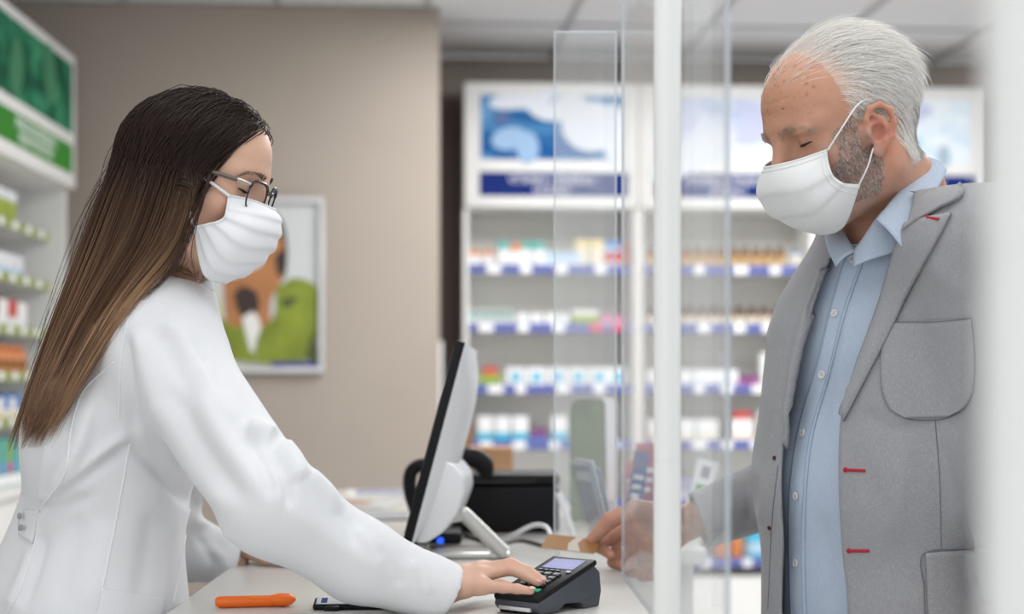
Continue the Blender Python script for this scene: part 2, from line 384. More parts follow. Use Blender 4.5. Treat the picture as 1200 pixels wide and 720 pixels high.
for u in range(3):
    x0, x1 = XS[u], XS[u + 1]; W = x1 - x0
    un = thing('shelving_unit', UNIT[u], 'shelf', M=ROOM)
    for xa in (x0, x1 - .022):
        b = MB(); b.box((xa + .001, VF + .005, .0), (xa + .021, VF + .33, zz(243)), SHELFW); b.build('side_panel', un)
    b = MB(); b.box((x0 + .02, VF + .315, .0), (x1 - .02, VF + .33, zz(243)), SHELFB); b.build('back_panel', un)
    b = MB(); b.box((x0 + .02, VF + .03, .06), (x1 - .02, VF + .315, .46), SHELFW); b.build('base_cabinet', un)
    for k, zs in enumerate(Z_SHELF):
        b = MB(); b.box((x0 + .021, VF + .012, zs - .012), (x1 - .021, VF + .314, zs + .010), SHELFW); sh = b.build('shelf', un)
        b = MB(); b.box((x0 + .024, VF + .004, zs - .021), (x1 - .024, VF + .012, zs + .021), STRIP, .002, seg=1); b.build('price_strip', sh)
        if u < 2:
            rr = random.Random(u * 10 + k); x = x0 + .06 + rr.random() * .05; card = None
            while x < x1 - .09:
                if u == 0 and k == 1 and x > x0 + .50:
                    b = MB(); b.box((x, VF - .001, zs - .016), (x + .06, VF + .004, zs + .018), STRIPR)
                    c = b.build('price_card', sh); tag(c, 'red price card'); x += .095; continue
                b = MB(); ww = .04 + rr.random() * .03
                b.box((x, VF - .001, zs - .018), (x + ww, VF + .004, zs + .017), CARDW); b.build('price_card', sh)
                x += .12 + rr.random() * .07
    # header box with picture and sign
    b = MB(); b.box((x0 + .003, VF - .02, zz(243)), (x1 - .003, VF + .33, zz(97)), SHELFW, .006); hd = b.build('header', un)
    ix0, ix1 = x0 + .075, x1 - .075
    b = MB(); y = VF - .021; pm = PICS[u]
    b.box((ix0, y - .003, zz(187)), (ix1, y + .001, zz(112)), pm)
    dx = ix1 - ix0; zc0 = zz(187); dz = zz(112) - zc0
    def bl(fx, fz, r1, r2, m, rot=0, k=0): disc(b, ix0 + dx * fx, zc0 + dz * fz, r1, r2, y - .0035 - .0004 * k, m, rot)
    if u == 0:
        bl(.22, .90, .10, .036, P_BLOB, .1, 1); bl(.40, .94, .10, .03, P_BLOB, .35, 2); bl(.46, .76, .085, .042, P_BLOB, -.25, 3); bl(.62, .80, .09, .06, P_BLOB, .2, 4)
        bl(.78, .52, .13, .11, P_BLOB, 0, 5); bl(.94, .4, .05, .14, P_BLOB, 0, 6); bl(.2, .32, .08, .05, P_BLOB2, .2, 7); bl(.33, .18, .05, .07, P_BLOB2, 0, 8); bl(.15, .64, .03, .025, P_DOT, 0, 9)
    elif u == 1:
        bl(.62, .60, .10, .10, P_LAV, 0, 1); bl(.50, .72, .05, .05, PICS[1], 0, 2); bl(.2, .7, .06, .08, P_LAV, 0, 3); bl(.25, .1, .22, .07, P_BLOB, .5, 4)
    else:
        bl(.62, .34, .014, .018, P_CYAN, 0, 1); bl(.30, .45, .02, .03, P_CYAN, .5, 2); bl(.8, .1, .03, .05, P_FLASK, 0, 3); bl(.5, .75, .14, .04, P_LAV, .2, 4)
    b.build('picture', hd)
    b = MB(); b.box((ix0 - .005, y - .003, zz(230)), (ix1 + .03, y + .001, zz(202)), BLUE); sg = b.build('sign_panel', hd)
    for t, (s, z) in enumerate(zip(SIGNS[u], (zz(211), zz(223)))):
        MM = Matrix.Translation(((ix0 + ix1) / 2 + .0, y - .0035, z)) @ Matrix.Rotation(math.pi / 2, 4, 'X')
        text_mesh(s, .050, CARDW, 'lettering', hd, MM, xscale=.82)

# ------------------------------------------------------------------ goods on the back shelves (each one a thing)
GM = {n: mat('pack_' + n, c, .45) for n, c in dict(white=(.80, .81, .82), pale=(.72, .74, .78), teal=(.10, .40, .38), orange=(.62, .22, .08), red=(.52, .06, .06), yellow=(.74, .60, .30),
      blue=(.07, .20, .50), sky=(.45, .62, .78), cyan=(.05, .42, .62), green=(.22, .42, .12), pink=(.60, .16, .32), purple=(.20, .05, .20), cream=(.76, .70, .58),
      brown=(.12, .04, .012), amber=(.27, .10, .014), dark=(.035, .018, .014), tan=(.58, .40, .20), lime=(.30, .38, .05), lav=(.46, .44, .66)).items()}
def carton(w, d, h, main, band=None, top=None, dot=None):
    b = MB(); b.box((-w / 2, -d / 2, 0), (w / 2, d / 2, h), GM[main], .0015, seg=1)
    if band: b.box((-w / 2 - .0006, -d / 2 - .0006, h * .08), (w / 2 + .0006, d / 2 + .0006, h * .38), GM[band])
    if top: b.box((-w / 2 - .0006, -d / 2 - .0006, h * .70), (w / 2 + .0006, d / 2 + .0006, h + .0006), GM[top])
    if dot: disc(b, 0, h * .5, w * .26, w * .26, -d / 2 - .0012, GM[dot], n=14)
    return b
def bottle(r, h, glass, label, cap):
    b = MB()
    b.lathe([(r * .9, 0), (r, h * .03), (r, h * .66), (r * .86, h * .74), (r * .50, h * .80), (r * .50, h * .84)], GM[glass], 14)
    b.lathe([(r * 1.015, h * .16), (r * 1.015, h * .50)], GM[label], 14)
    b.lathe([(r * .62, h * .82), (r * .62, h * .98), (r * .56, h)], GM[cap], 14)
    return b
PROTO = {}
def put(key, builder, name, label, cat, group, x, v, z, turn=0.0, M0=None):
    if key not in PROTO:
        PROTO[key] = o = builder().build(name)
    else:
        o = PROTO[key].copy(); COL.objects.link(o)
    tag(o, label, cat, group)
    o.matrix_world = (M0 or ROOM) @ Matrix.Translation((x, v, z)) @ Matrix.Rotation(turn, 4, 'Z')
    return o
ORD = ['first', 'second', 'third', 'fourth', 'fifth', 'sixth', 'seventh', 'eighth', 'ninth', 'tenth', 'eleventh', 'twelfth', 'thirteenth', 'fourteenth', 'fifteenth', 'sixteenth', 'seventeenth']
def nth(label, i, n, end='from taupe wall'): return label if n == 1 else label.rsplit(' of middle unit', 1)[0] + ', ' + ORD[i] + ' ' + end
def goods(row, key, builder, name, label, cat, group, pxs, z, v=.09, stack=1, hh=0.0):
    for i, px in enumerate(pxs):
        for k in range(stack):
            put(key, builder, name, nth(label, i, len(pxs)), cat, group, rx(px, VF + v), VF + v, z + .0105 + k * hh, (random.random() - .5) * .16)
ZS = Z_SHELF
fr = lambda a, b_, s: [a + s * i for i in range(int((b_ - a) / s) + 1)]
goods(0, 'a1', lambda: carton(.045, .06, .075, 'white', top='orange'), 'carton', 'small white medicine carton with orange top on upper shelf', 'box', 'orange topped cartons on the upper shelf', [556, 572], ZS[0])
goods(0, 'a2', lambda: carton(.05, .06, .115, 'white', top='teal'), 'carton', 'tall white carton with teal top on upper shelf', 'box', 'teal topped cartons on the upper shelf', [590, 617, 631], ZS[0])
goods(0, 'a2b', lambda: carton(.05, .06, .105, 'white', top='orange'), 'carton', 'tall white carton with orange top between teal topped ones on upper shelf', 'box', 'orange topped tall cartons on the upper shelf', [604], ZS[0])
goods(0, 'a3', lambda: carton(.085, .06, .07, 'sky', band='white'), 'carton', 'wide pale blue carton on upper shelf under blue header', 'box', 'pale blue cartons on the upper shelf', [646, 668], ZS[0])
goods(0, 'a4', lambda: carton(.06, .06, .125, 'cream', top='yellow'), 'carton', 'cream carton with yellow top on upper shelf below blue header', 'box', 'cream cartons on the upper shelf', [682, 699], ZS[0])
goods(0, 'a5', lambda: carton(.07, .07, .055, 'blue', band='sky'), 'carton', 'flat blue carton topping the red carton on upper shelf', 'box', None, [717], ZS[0] + .07)
goods(0, 'a6', lambda: carton(.07, .07, .07, 'red', band='pale'), 'carton', 'red and pale blue carton under a flat blue carton on upper shelf', 'box', None, [717], ZS[0])
goods(0, 'a7', lambda: carton(.05, .06, .11, 'red', band='orange'), 'carton', 'red orange carton at the end of upper shelf below blue header', 'box', 'red orange cartons on the upper shelf', [729], ZS[0])
goods(0, 'b1', lambda: bottle(.014, .075, 'teal', 'white', 'white'), 'vial', 'tiny teal vial on second shelf below blue header', 'bottle', 'teal vials on the second shelf', fr(552, 600, 11), ZS[1])
goods(0, 'b2', lambda: carton(.05, .05, .055, 'white', band='pale'), 'carton', 'low white carton on second shelf behind clear screen', 'box', 'low white cartons on the second shelf', fr(612, 668, 16), ZS[1])
goods(0, 'b3', lambda: carton(.06, .05, .07, 'lime', top='white'), 'carton', 'lime green carton on second shelf above red price cards', 'box', 'lime cartons on the second shelf', [678, 692], ZS[1])
goods(0, 'b4', lambda: carton(.05, .05, .05, 'pink', band='white'), 'carton', 'low pink carton near the end of second shelf', 'box', 'pink cartons on the second shelf', [711, 727], ZS[1])
goods(0, 'c1', lambda: carton(.10, .06, .05, 'lime', band='green'), 'carton', 'flat lime green carton under a red one on third shelf', 'box', None, [574], ZS[2])
goods(0, 'c2', lambda: carton(.06, .06, .04, 'red', band='orange'), 'carton', 'flat red carton lying on lime carton on third shelf', 'box', None, [574], ZS[2] + .0505)
goods(0, 'c3', lambda: carton(.085, .06, .085, 'white', dot='cyan'), 'carton', 'white carton with cyan spot on third shelf', 'box', 'cyan spotted cartons on the third shelf', [604, 628, 653, 677, 701, 724], ZS[2])
goods(0, 'd1', lambda: carton(.068, .06, .115, 'white', band='cyan'), 'carton', 'white carton with cyan foot on fourth shelf', 'box', 'cyan footed cartons on the fourth shelf', [569, 589, 609, 655], ZS[3])
goods(0, 'd2', lambda: carton(.07, .06, .06, 'purple', band='blue'), 'carton', 'dark blue and purple carton between cyan footed cartons on fourth shelf', 'box', None, [631], ZS[3])
goods(1, 'e1', lambda: bottle(.0245, .100, 'amber', 'tan', 'dark'), 'pill_bottle', 'amber pill bottle with dark cap on upper shelf of middle unit', 'bottle', 'amber bottles on the upper shelf', fr(764, 920, 13.6), ZS[0])
goods(1, 'e2', lambda: bottle(.02, .085, 'white', 'cream', 'blue'), 'pill_bottle', 'white pill bottle with blue cap ending the row of amber bottles', 'bottle', None, [933], ZS[0])
goods(1, 'f1', lambda: bottle(.026, .088, 'brown', 'cream', 'dark'), 'pill_bottle', 'brown pill bottle with cream label on second shelf of middle unit', 'bottle', 'brown bottles on the second shelf', fr(764, 928, 14.6), ZS[1])
goods(1, 'g1', lambda: carton(.10, .07, .075, 'white', band='pale'), 'carton', 'wide white carton on third shelf of middle unit', 'box', 'wide white cartons on the third shelf', [770, 797, 824, 849], ZS[2])
goods(1, 'g2', lambda: carton(.05, .06, .05, 'purple', band='pink'), 'carton', 'low purple and pink carton on third shelf of middle unit', 'box', 'purple cartons on the third shelf', [867, 881], ZS[2])
goods(1, 'g3', lambda: carton(.10, .07, .15, 'white'), 'carton', 'tall plain white carton on third shelf beside purple cartons', 'box', None, [903], ZS[2])
goods(1, 'g4', lambda: carton(.06, .07, .10, 'pale', band='green'), 'carton', 'pale carton with green foot on third shelf by the unit end', 'box', None, [928], ZS[2])
goods(1, 'h1', lambda: carton(.10, .07, .10, 'white', band='cream'), 'carton', 'white and cream carton on fourth shelf of middle unit', 'box', 'white and cream cartons on the fourth shelf', [771, 799, 827, 868], ZS[3])
goods(1, 'h2', lambda: carton(.085, .07, .035, 'red'), 'carton', 'flat red carton lying on top of the white and cream carton', 'box', None, [868], ZS[3] + .1005)
goods(1, 'h3', lambda: carton(.035, .05, .14, 'white', band='yellow'), 'carton', 'slim tall white carton with yellow foot on fourth shelf', 'box', 'slim tall cartons on the fourth shelf', [892, 906], ZS[3])
goods(1, 'i1', lambda: bottle(.028, .13, 'orange', 'orange', 'white'), 'spray_bottle', 'orange bottle low on the shelf beside a cyan one', 'bottle', 'orange bottles on the low shelf', [846, 863], ZS[5])
goods(1, 'i2', lambda: bottle(.048, .15, 'cyan', 'sky', 'blue'), 'spray_bottle', 'big cyan bottle low on the shelf beside orange ones', 'bottle', None, [885], ZS[5])
goods(1, 'i3', lambda: carton(.07, .06, .10, 'lav', band='white'), 'carton', 'lavender carton on the low shelf of the middle unit', 'box', 'lavender cartons on the low shelf', [770, 792, 815], ZS[4])

# ------------------------------------------------------------------ shelving along the left wall (green header), faces right
XL, YE = -1.55, 5.80                                # face plane and far end
LEFT = Matrix.Translation((XL, YE, 0)) @ Matrix.Rotation(math.radians(90), 4, 'Z') @ Matrix.Diagonal((1, 1, 1, 1))
# local axes of LEFT: x runs along the wall away from the camera, y points into the wall, so x is negative towards the camera
left = thing('shelving_unit', 'white wall shelving under green header and lime shelf edges', 'shelf', M=LEFT)
LEN = 2.6
def lz(py, s=310.0): return CZ - (py - CY) / s      # height of picture row py at the far end of the unit
b = MB(); b.box((-.022, .004, 0), (0, .55, lz(222)), SHELFW); b.build('side_panel', left)
b = MB(); b.box((-LEN, .005, 0), (-LEN + .022, .55, lz(222)), SHELFW); b.build('side_panel', left)
b = MB(); b.box((-LEN + .022, .535, 0), (-.022, .55, lz(222)), SHELFB); b.build('back_panel', left)
b = MB(); b.box((-LEN, -.03, lz(222)), (0, .55, lz(68)), SHELFW, .005); hd = b.build('header', left)
GPIC = pic_mat('green_leaf_print', (.005, .05, .03), (.01, .12, .06), (.05, .26, .14), 4, 5.5)
b = MB(); b.box((-LEN + .06, -.033, lz(160)), (-.05, -.029, lz(80)), GPIC)
for i, (fx, fz, r1, r2, rot) in enumerate([(-.35, .62, .10, .22, .3), (-.75, .40, .09, .2, -.4), (-1.1, .6, .12, .2, .5)]):
    disc(b, fx, lz(160) + fz * (lz(80) - lz(160)), r1 * .8, r2 * .5, -.0335 - i * .0003, mat('print_green_leaf', (.03, .19, .09), .4), rot)
b.build('picture', hd)
b = MB(); b.box((-LEN + .06, -.033, lz(207)), (-.05, -.029, lz(174)), GREEN); b.build('sign_panel', hd)
for s, z in (('PRIRODNI PREPARATI', lz(184)), ('BILJNI PROIZVODI', lz(197))):
    text_mesh(s, .052, CARDW, 'lettering', hd, Matrix.Translation((-.52, -.0335, z)) @ Matrix.Rotation(math.pi / 2, 4, 'X'), xscale=.95)
LZ = [CZ + .57, CZ + .385, CZ + .205, CZ + .045, CZ - .115, CZ - .312]
for k, zs in enumerate(LZ):
    b = MB(); b.box((-LEN + .023, .07, zs - .012), (-.023, .534, zs + .006), SHELFW); sh = b.build('shelf', left)
    b = MB(); b.box((-LEN + .025, .062, zs - .022), (-.026, .07, zs + .014), LIME if k < 5 else CARDW, .002, seg=1); b.build('price_strip', sh)
    for q in range(9):
        b = MB(); x = -.16 - q * .16 - .03 * (k % 3); b.box((x, .058, zs - .017), (x + .05, .062, zs + .010), CARDW); b.build('price_card', sh)
b = MB(); b.box((-LEN + .03, -.05, lz(566)), (-.0, .53, lz(556)), SHELFW, .003); b.build('counter_ledge', left)
b = MB(); b.box((-LEN + .03, -.03, .05), (-.01, .53, lz(567)), SHELFW, .003); b.build('base_cabinet', left)
def lgoods(key, builder, name, label, cat, group, xs, z, v=.12):
    for i, x in enumerate(xs[::-1]): put(key, builder, name, nth(label, i, len(xs), 'from far end'), cat, group, x, v, z + .0065, (random.random() - .5) * .1, LEFT)
lgoods('l1', lambda: carton(.10, .06, .115, 'lime', top='pale'), 'carton', 'lime green carton with pale top below green header', 'box', 'lime cartons below the green header', fr(-1.2, -.3, .115), LZ[0])
lgoods('l2', lambda: carton(.09, .06, .08, 'pale', band='sky'), 'carton', 'pale blue carton on second lime edged shelf', 'box', 'pale blue cartons on the lime edged shelf', fr(-1.2, -.25, .1), LZ[1])
lgoods('l3', lambda: carton(.10, .06, .095, 'white', top='white'), 'carton', 'white carton on third lime edged shelf', 'box', 'white cartons on the lime edged shelf', [-1.15, -.93, -.49, -.27], LZ[2])
lgoods('l4', lambda: carton(.09, .06, .10, 'red', band='white'), 'carton', 'red and white carton on third lime edged shelf', 'box', 'red cartons on the lime edged shelf', [-1.04, -.82, -.71, -.6, -.38], LZ[2])
lgoods('l5', lambda: bottle(.032, .10, 'orange', 'amber', 'orange'), 'pill_bottle', 'orange bottle on fourth lime edged shelf', 'bottle', 'orange bottles on the lime edged shelf', fr(-1.2, -.2, .075), LZ[3])
lgoods('l6', lambda: carton(.06, .06, .09, 'blue', band='white'), 'carton', 'blue and white carton on fifth lime edged shelf', 'box', 'blue cartons on the fifth lime edged shelf', fr(-1.15, -.3, .14), LZ[4])
lgoods('l7', lambda: carton(.06, .06, .075, 'white', band='yellow'), 'carton', 'white and yellow carton on fifth lime edged shelf', 'box', 'yellow footed cartons on the fifth lime edged shelf', fr(-1.08, -.3, .14), LZ[4])
lgoods('l8', lambda: carton(.07, .07, .13, 'teal', band='cyan'), 'carton', 'teal carton on lowest shelf above the ledge', 'box', 'teal cartons above the ledge', fr(-1.15, -.3, .16), LZ[5])
lgoods('l9', lambda: carton(.06, .07, .12, 'green', band='pink'), 'carton', 'green and pink carton on lowest shelf above the ledge', 'box', 'green and pink cartons above the ledge', fr(-1.07, -.3, .16), LZ[5])
# ------------------------------------------------------------------ sales counter
ZT = 1.01; HC = CZ - ZT                              # worktop height, eye above worktop
def dtop(py): return F * HC / (py - CY)              # depth of a worktop point seen at picture row py
def T(px, py): return P(px, py, dtop(py))
XR, XLc = .2277, -.402
counter = thing('sales_counter', 'long pale laminate sales counter between pharmacist and customer', 'counter', (0, 0, 0))
b = MB(); b.box((XLc, .45, ZT - .035), (XR, 4.35, ZT), LAMI, .004); b.build('worktop', counter)
b = MB(); b.box((XLc + .06, .48, .10), (XR - .02, 4.32, ZT - .0355), COUNTERB, .003); b.build('body', counter)
b = MB(); b.box((XLc + .10, .52, 0), (XR - .06, 4.28, .0995), mat('kick_board', (.25, .25, .26), .6)); b.build('plinth', counter)
for k in range(4):
    b = MB(); b.box((XR - .0195, .50 + k * .955, .14), (XR - .008, .50 + k * .955 + .94, ZT - .06), SHELFW, .003); b.build('front_panel', counter)

# ------------------------------------------------------------------ clear protective screen along the customer edge
PANE = pane_mat('clear_acrylic', ior=1.035, white_mix=.085)
PANE2 = pane_mat('whitened_acrylic', white_mix=.12)  # extra white imitates the bright reflection in the return pane
EDGE = pane_mat('acrylic_polished_edge', (.80, .86, .92), 1.5, .1, white_mix=.45)
POSTW = mat('white_powder_coat', (.86, .87, .86), .32, spec=.5)
scr = thing('protective_screen', 'clear acrylic protective screen on white posts along the counter edge', 'screen', (0, 0, 0))
def pane(name, y0, y1, z0, z1, x, th=.005):
    b = MB(); e = .0022
    b.box((x - th / 2, y0 + e, z0 + e), (x + th / 2, y1 - e, z1 - e), PANE)
    o = b.build(name, scr)
    m = MB()
    for lo, hi in (((x - th / 2, y0, z0), (x + th / 2, y0 + e, z1)), ((x - th / 2, y1 - e, z0), (x + th / 2, y1, z1)),
                   ((x - th / 2, y0 + e, z0), (x + th / 2, y1 - e, z0 + e)), ((x - th / 2, y0 + e, z1 - e), (x + th / 2, y1 - e, z1))): m.box(lo, hi, EDGE)
    m.build('polished_edge', o)
XP = .2277
dN, dF = F * XP / (858 - CX), F * XP / (733 - CX)
pane('side_pane', dN, dF, ZT + .001, 1.90, XP - .004)
d2 = 2.53
b = MB(); b.box((.1275, d2 - .0025, ZT + .003), (.2255, d2 + .0025, 1.885), PANE2); rp_ = b.build('return_pane', scr)
b = MB()
for lo, hi in (((.125, d2 - .003, ZT + .001), (.1275, d2 + .003, 1.888)), ((.2255, d2 - .003, ZT + .001), (.2285, d2 + .003, 1.888)), ((.1275, d2 - .003, 1.885), (.2255, d2 + .003, 1.888))): b.box(lo, hi, EDGE)
b.build('polished_edge', rp_)
XPO = .2045                                           # the posts stand on the worktop, just inside the panes
def post(px, half, seam_py=None):
    d = F * XPO / (px - CX); r = half * d / F; b = MB(); zs = CZ - ((seam_py or 300) - CY) * d / F
    b.tube([(XPO, d, ZT + .0005), (XPO, d, zs - .0008)], r, POSTW, 28); b.tube([(XPO, d, zs + .0008), (XPO, d, 2.826)], r, POSTW, 28)
    b.tube([(XPO, d, zs - .001), (XPO, d, zs + .001)], r - .0008, POSTW, 28)
    po = b.build('post', scr)
    b = MB(); b.lathe([(r * 1.25, ZT), (r * 1.25, ZT + .006), (r * 1.02, ZT + .008)], POSTW, 24, Matrix.Translation((XPO, d, 0))); b.build('flange', po)
post(782, 16, 540)
post(1212, 58)

# ------------------------------------------------------------------ card terminal
BLK = mat('black_plastic', (.010, .010, .012), .45, spec=.16); SLATE = mat('slate_grey_plastic', (.062, .069, .085), .42, .04, 30)
KEYM = mat('key_dark', (.045, .05, .06), .4); KEYP = mat('key_print', (.55, .58, .62), .4); LCD = mat('lcd_lavender', (.36, .37, .62), .5, emit=.05, spec=.1)
KGREEN = mat('key_green', (.02, .42, .22), .4)
tpos = Vector((.0895, 2.012, ZT)); tyaw = math.atan2(.76, .65)
term = thing('card_terminal', 'black and slate card payment terminal under the pharmacist fingertips', 'card terminal')
TSC = .85
TM = Matrix.Translation(tpos) @ Matrix.Rotation(tyaw, 4, 'Z') @ Matrix.Scale(TSC, 4)         # local x: towards the screen end, y: left, z: up
term.matrix_world = TM
L2, Wd = .071, .042
zf, zb = .026, .070                                   # face height at the key end and at the screen end
def fz(x): return zf + (zb - zf) * (x + L2) / (2 * L2)
SL = math.atan2(zb - zf, 2 * L2)
FACE = Matrix.Translation((0, 0, fz(0))) @ Matrix.Rotation(-SL, 4, 'Y')   # on the sloping face: x up the face, z out of it
# slate shell: side profile with an arched gap under the middle
prof = [(-L2 + .006, .003), (-L2 - .004, .012), (-L2 - .002, zf - .003), (L2 - .004, zb - .004), (L2 + .012, zb - .016), (L2 + .016, .024), (L2 + .010, .0), (L2 - .030, .0), (L2 - .034, .010), (-.004, .013), (-.024, .003)]
bm = bmesh.new(); vs = [bm.verts.new((x, -Wd, z)) for x, z in prof]; f = bm.faces.new(vs)
r = bmesh.ops.extrude_face_region(bm, geom=[f]); bmesh.ops.translate(bm, vec=(0, 2 * Wd, 0), verts=[e for e in r['geom'] if isinstance(e, bmesh.types.BMVert)])
bmesh.ops.recalc_face_normals(bm, faces=bm.faces[:]); bmesh.ops.bevel(bm, geom=bm.edges[:], offset=.0025, segments=2, profile=.5, affect='EDGES')
b = MB(); b.bm(bm, SLATE, None, True); b.build('shell', term)
b = MB(); b.box((-L2 - .008, -Wd - .001, -.006), (L2 + .006, Wd + .001, .0035), BLK, .003, FACE); fp = b.build('face_plate', term)
b = MB(); b.box((.030, -.030, .0032), (.066, .030, .0042), LCD, 0, FACE); b.box((.0615, -.027, .0042), (.0645, .022, .0044), mat('lcd_header', (.16, .16, .50), .3), 0, FACE)
for k in range(3): b.box((.040 + k * .007, -.024, .0042), (.0415 + k * .007, .012 - k * .01, .0044), mat('lcd_text', (.35, .36, .62), .3), 0, FACE)
b.build('display', fp)
b = MB()
for k in range(4): b.box((.018, .012 - k * .011 + .008, .0034), (.0225, .012 - k * .011 + .0165, .0056), KEYM, .0008, FACE, 1); b.box((.0195, .012 - k * .011 + .0095, .0056), (.021, .012 - k * .011 + .015, .0058), KEYP, 0, FACE)
b.box((.0175, -.033, .0034), (.0235, -.0245, .0056), KEYP, .0008, FACE, 1); b.build('function_keys', fp)['kind'] = 'stuff'
key0 = None
for r_ in range(4):
    for c_ in range(3):
        x, y = .006 - r_ * .0135, .017 - c_ * .017
        k = MB(); k.box((x - .005, y - .0068, .0034), (x + .005, y + .0068, .0066), KEYM, .0012, FACE, 1); ko = k.build('key', fp)
        k = MB(); k.box((x - .0018, y - .0045, .0066), (x + .0022, y - .0035, .0068), KEYP, 0, FACE); k.box((x - .0022, y - .001, .0066), (x + .0022, y + .0045, .0068), KEYP, 0, FACE)
        k.box((x - .0012, y + .0005, .0067), (x + .0012, y + .0030, .0069), KEYM, 0, FACE); k.build('key_print', ko)
b = MB(); b.box((-.0595, -.030, .0034), (-.0500, -.010, .0066), KGREEN, .0015, FACE, 2); tag(b.build('key', fp), 'green enter key')
b = MB(); b.box((-.0595, -.006, .0034), (-.0500, .008, .0066), mat('key_yellow', (.55, .42, .03), .4), .0015, FACE, 2); tag(b.build('key', fp), 'yellow key')
b = MB(); b.box((-L2 - .0085, -.030, .0065), (-L2 - .001, .030, .0125), mat('slot_chrome', (.66, .67, .68), .3, metal=.5), .001); b.build('card_slot', term)
b = MB(); b.box((-L2 + .004, -.038, -.0), (-L2 + .020, .038, .008), BLK, .002); b.build('foot', term)

# ------------------------------------------------------------------ point of sale computer, seen from behind its edge
MW = mat('monitor_white_shell', (.80, .82, .85), .3); MS = mat('aluminium', (.62, .62, .60), .35, metal=.55)
pc = thing('monitor', 'white backed point of sale monitor on a silver foot, seen from behind', 'monitor')
pa, pb2, pc2 = P(540, 400, 2.50), P(477, 637, 2.50), P(559, 424, 2.80)
zax = (pa - pb2).normalized(); hgt = (pa - pb2).length
yax = Vector((.06, 1.0, .02)); yax = (yax - zax * yax.dot(zax)).normalized()   # along the panel, away from the camera
xax = yax.cross(zax).normalized()                                           # out of the white back
MM = Matrix.Translation(pb2) @ Matrix((xax, yax, zax)).transposed().to_4x4()
pc.matrix_world = MM; wid = .36
b = MB(); b.box((-.008, 0, 0), (.008, wid, hgt), BLK, .002); b.build('screen_panel', pc)
b = MB(); b.box((-.0095, .012, .012), (-.0078, wid - .012, hgt - .012), mat('dark_screen', (.03, .035, .05), .12)); b.build('screen_glass', pc)
bm = bmesh.new()                                      # domed white back cover
n = 12
gv = [[None] * (n + 1) for _ in range(n + 1)]
for i in range(n + 1):
    for j in range(n + 1):
        u, v = i / n, j / n
        t = (1 - abs(2 * u - 1) ** 3.5) * (1 - abs(2 * v - 1) ** 4)
        gv[i][j] = bm.verts.new((.009 + .030 * t, u * wid, .003 + v * (hgt - .006)))
for i in range(n):
    for j in range(n): bm.faces.new((gv[i][j], gv[i + 1][j], gv[i + 1][j + 1], gv[i][j + 1]))
bmesh.ops.recalc_face_normals(bm, faces=bm.faces[:])
b = MB(); b.bm(bm, MW, None, True); b.box((.0075, .001, .001), (.0095, wid - .001, hgt - .001), MW); b.build('back_cover', pc)
hp = [(.010, .0), (.028, .004), (.050, .028), (.064, .062), (.068, .100), (.060, .125), (.040, .140), (.014, .146)]
bm = bmesh.new(); vs = [bm.verts.new((x, .035, z)) for x, z in hp]; f = bm.faces.new(vs)
r = bmesh.ops.extrude_face_region(bm, geom=[f]); bmesh.ops.translate(bm, vec=(0, .27, 0), verts=[e for e in r['geom'] if isinstance(e, bmesh.types.BMVert)])
bmesh.ops.recalc_face_normals(bm, faces=bm.faces[:]); bmesh.ops.bevel(bm, geom=bm.edges[:], offset=.006, segments=3, profile=.5, affect='EDGES')
b = MB(); b.bm(bm, MW, None, True); b.build('rear_housing', pc)
inv = MM.inverted()
st = [inv @ P(520, 607, 2.60), inv @ P(540, 603, 2.60), inv @ P(548, 607, 2.60), inv @ Vector((.045, 2.60, ZT + .010))]
b = MB()
b.tube([Vector(p) for p in spline(st, 22)], .0125, MS, 12)
b.build('stand_arm', pc)
b = MB(); bx = MB()
wv = [Vector((-.09, 2.60, ZT + .006)), Vector((.05, 2.60, ZT + .006)), Vector((.05, 2.76, ZT + .006)), Vector((-.09, 2.76, ZT + .006))]
b.tube([inv @ v for v in wv + wv[:1]], .006, MS, 8); b.build('stand_foot', pc)

# ------------------------------------------------------------------ black boxy case and the curved handset on it
d_b = dtop(626)
case = thing('receipt_printer', 'black boxy receipt printer behind the monitor', 'printer', (0, 0, 0))
xl, xr = (528 - CX) * d_b / F, (656 - CX) * d_b / F; ht = (626 - 556) * d_b / F
b = MB(); b.box((xl, d_b, ZT + .004), (xr, d_b + .17, ZT + ht * .80), BLK, .008, seg=3); b.build('body', case)
b = MB(); b.box((xl - .002, d_b - .003, ZT + ht * .805), (xr + .002, d_b + .172, ZT + ht), BLK, .009, seg=3); b.build('lid', case)
b = MB(); b.box((xl + .02, d_b - .0045, ZT + ht * .86), (xr - .05, d_b - .002, ZT + ht * .89), mat('dark_gloss_slot', (.03, .03, .035), .2)); b.build('paper_slot', case)
b = MB()
for x in (xl + .015, xr - .015):
    for y in (d_b + .015, d_b + .15): b.lathe([(.008, ZT), (.008, ZT + .0045)], BLK, 10, Matrix.Translation((x, y, 0)))
b.build('feet', case)['kind'] = 'stuff'
hs = thing('barcode_scanner', 'black hooked barcode scanner with a blue light behind the monitor', 'scanner')
def H(px, py, d=2.98): return P(px, py, d)
b = MB(); b.tube(spline([H(497, 622), H(489, 603), H(481, 578), H(481, 556), H(492, 546), H(515, 545), H(535, 543)], 30), [.010] * 6 + [.013] * 24, BLK, 12); b.build('neck', hs)
b = MB(); b.tube(spline([H(533, 543), H(546, 537), H(560, 539), H(568, 548), H(571, 562)], 24), [.016, .018, .020, .021] + [.020] * 14 + [.018, .017, .015, .014, .012, .008], BLK, 14); b.build('head', hs)
dS = 2.84
b = MB(); x0_, x1_ = (478 - CX) * dS / F, (541 - CX) * dS / F
b.box((x0_, dS, ZT), (x1_, dS + .16, ZT + .022), BLK, .007, seg=3); b.build('base', hs)
b = MB(); b.tube([H(512, 628, 2.86), H(506, 606, 2.93)], .016, BLK, 12); b.build('cradle', hs)
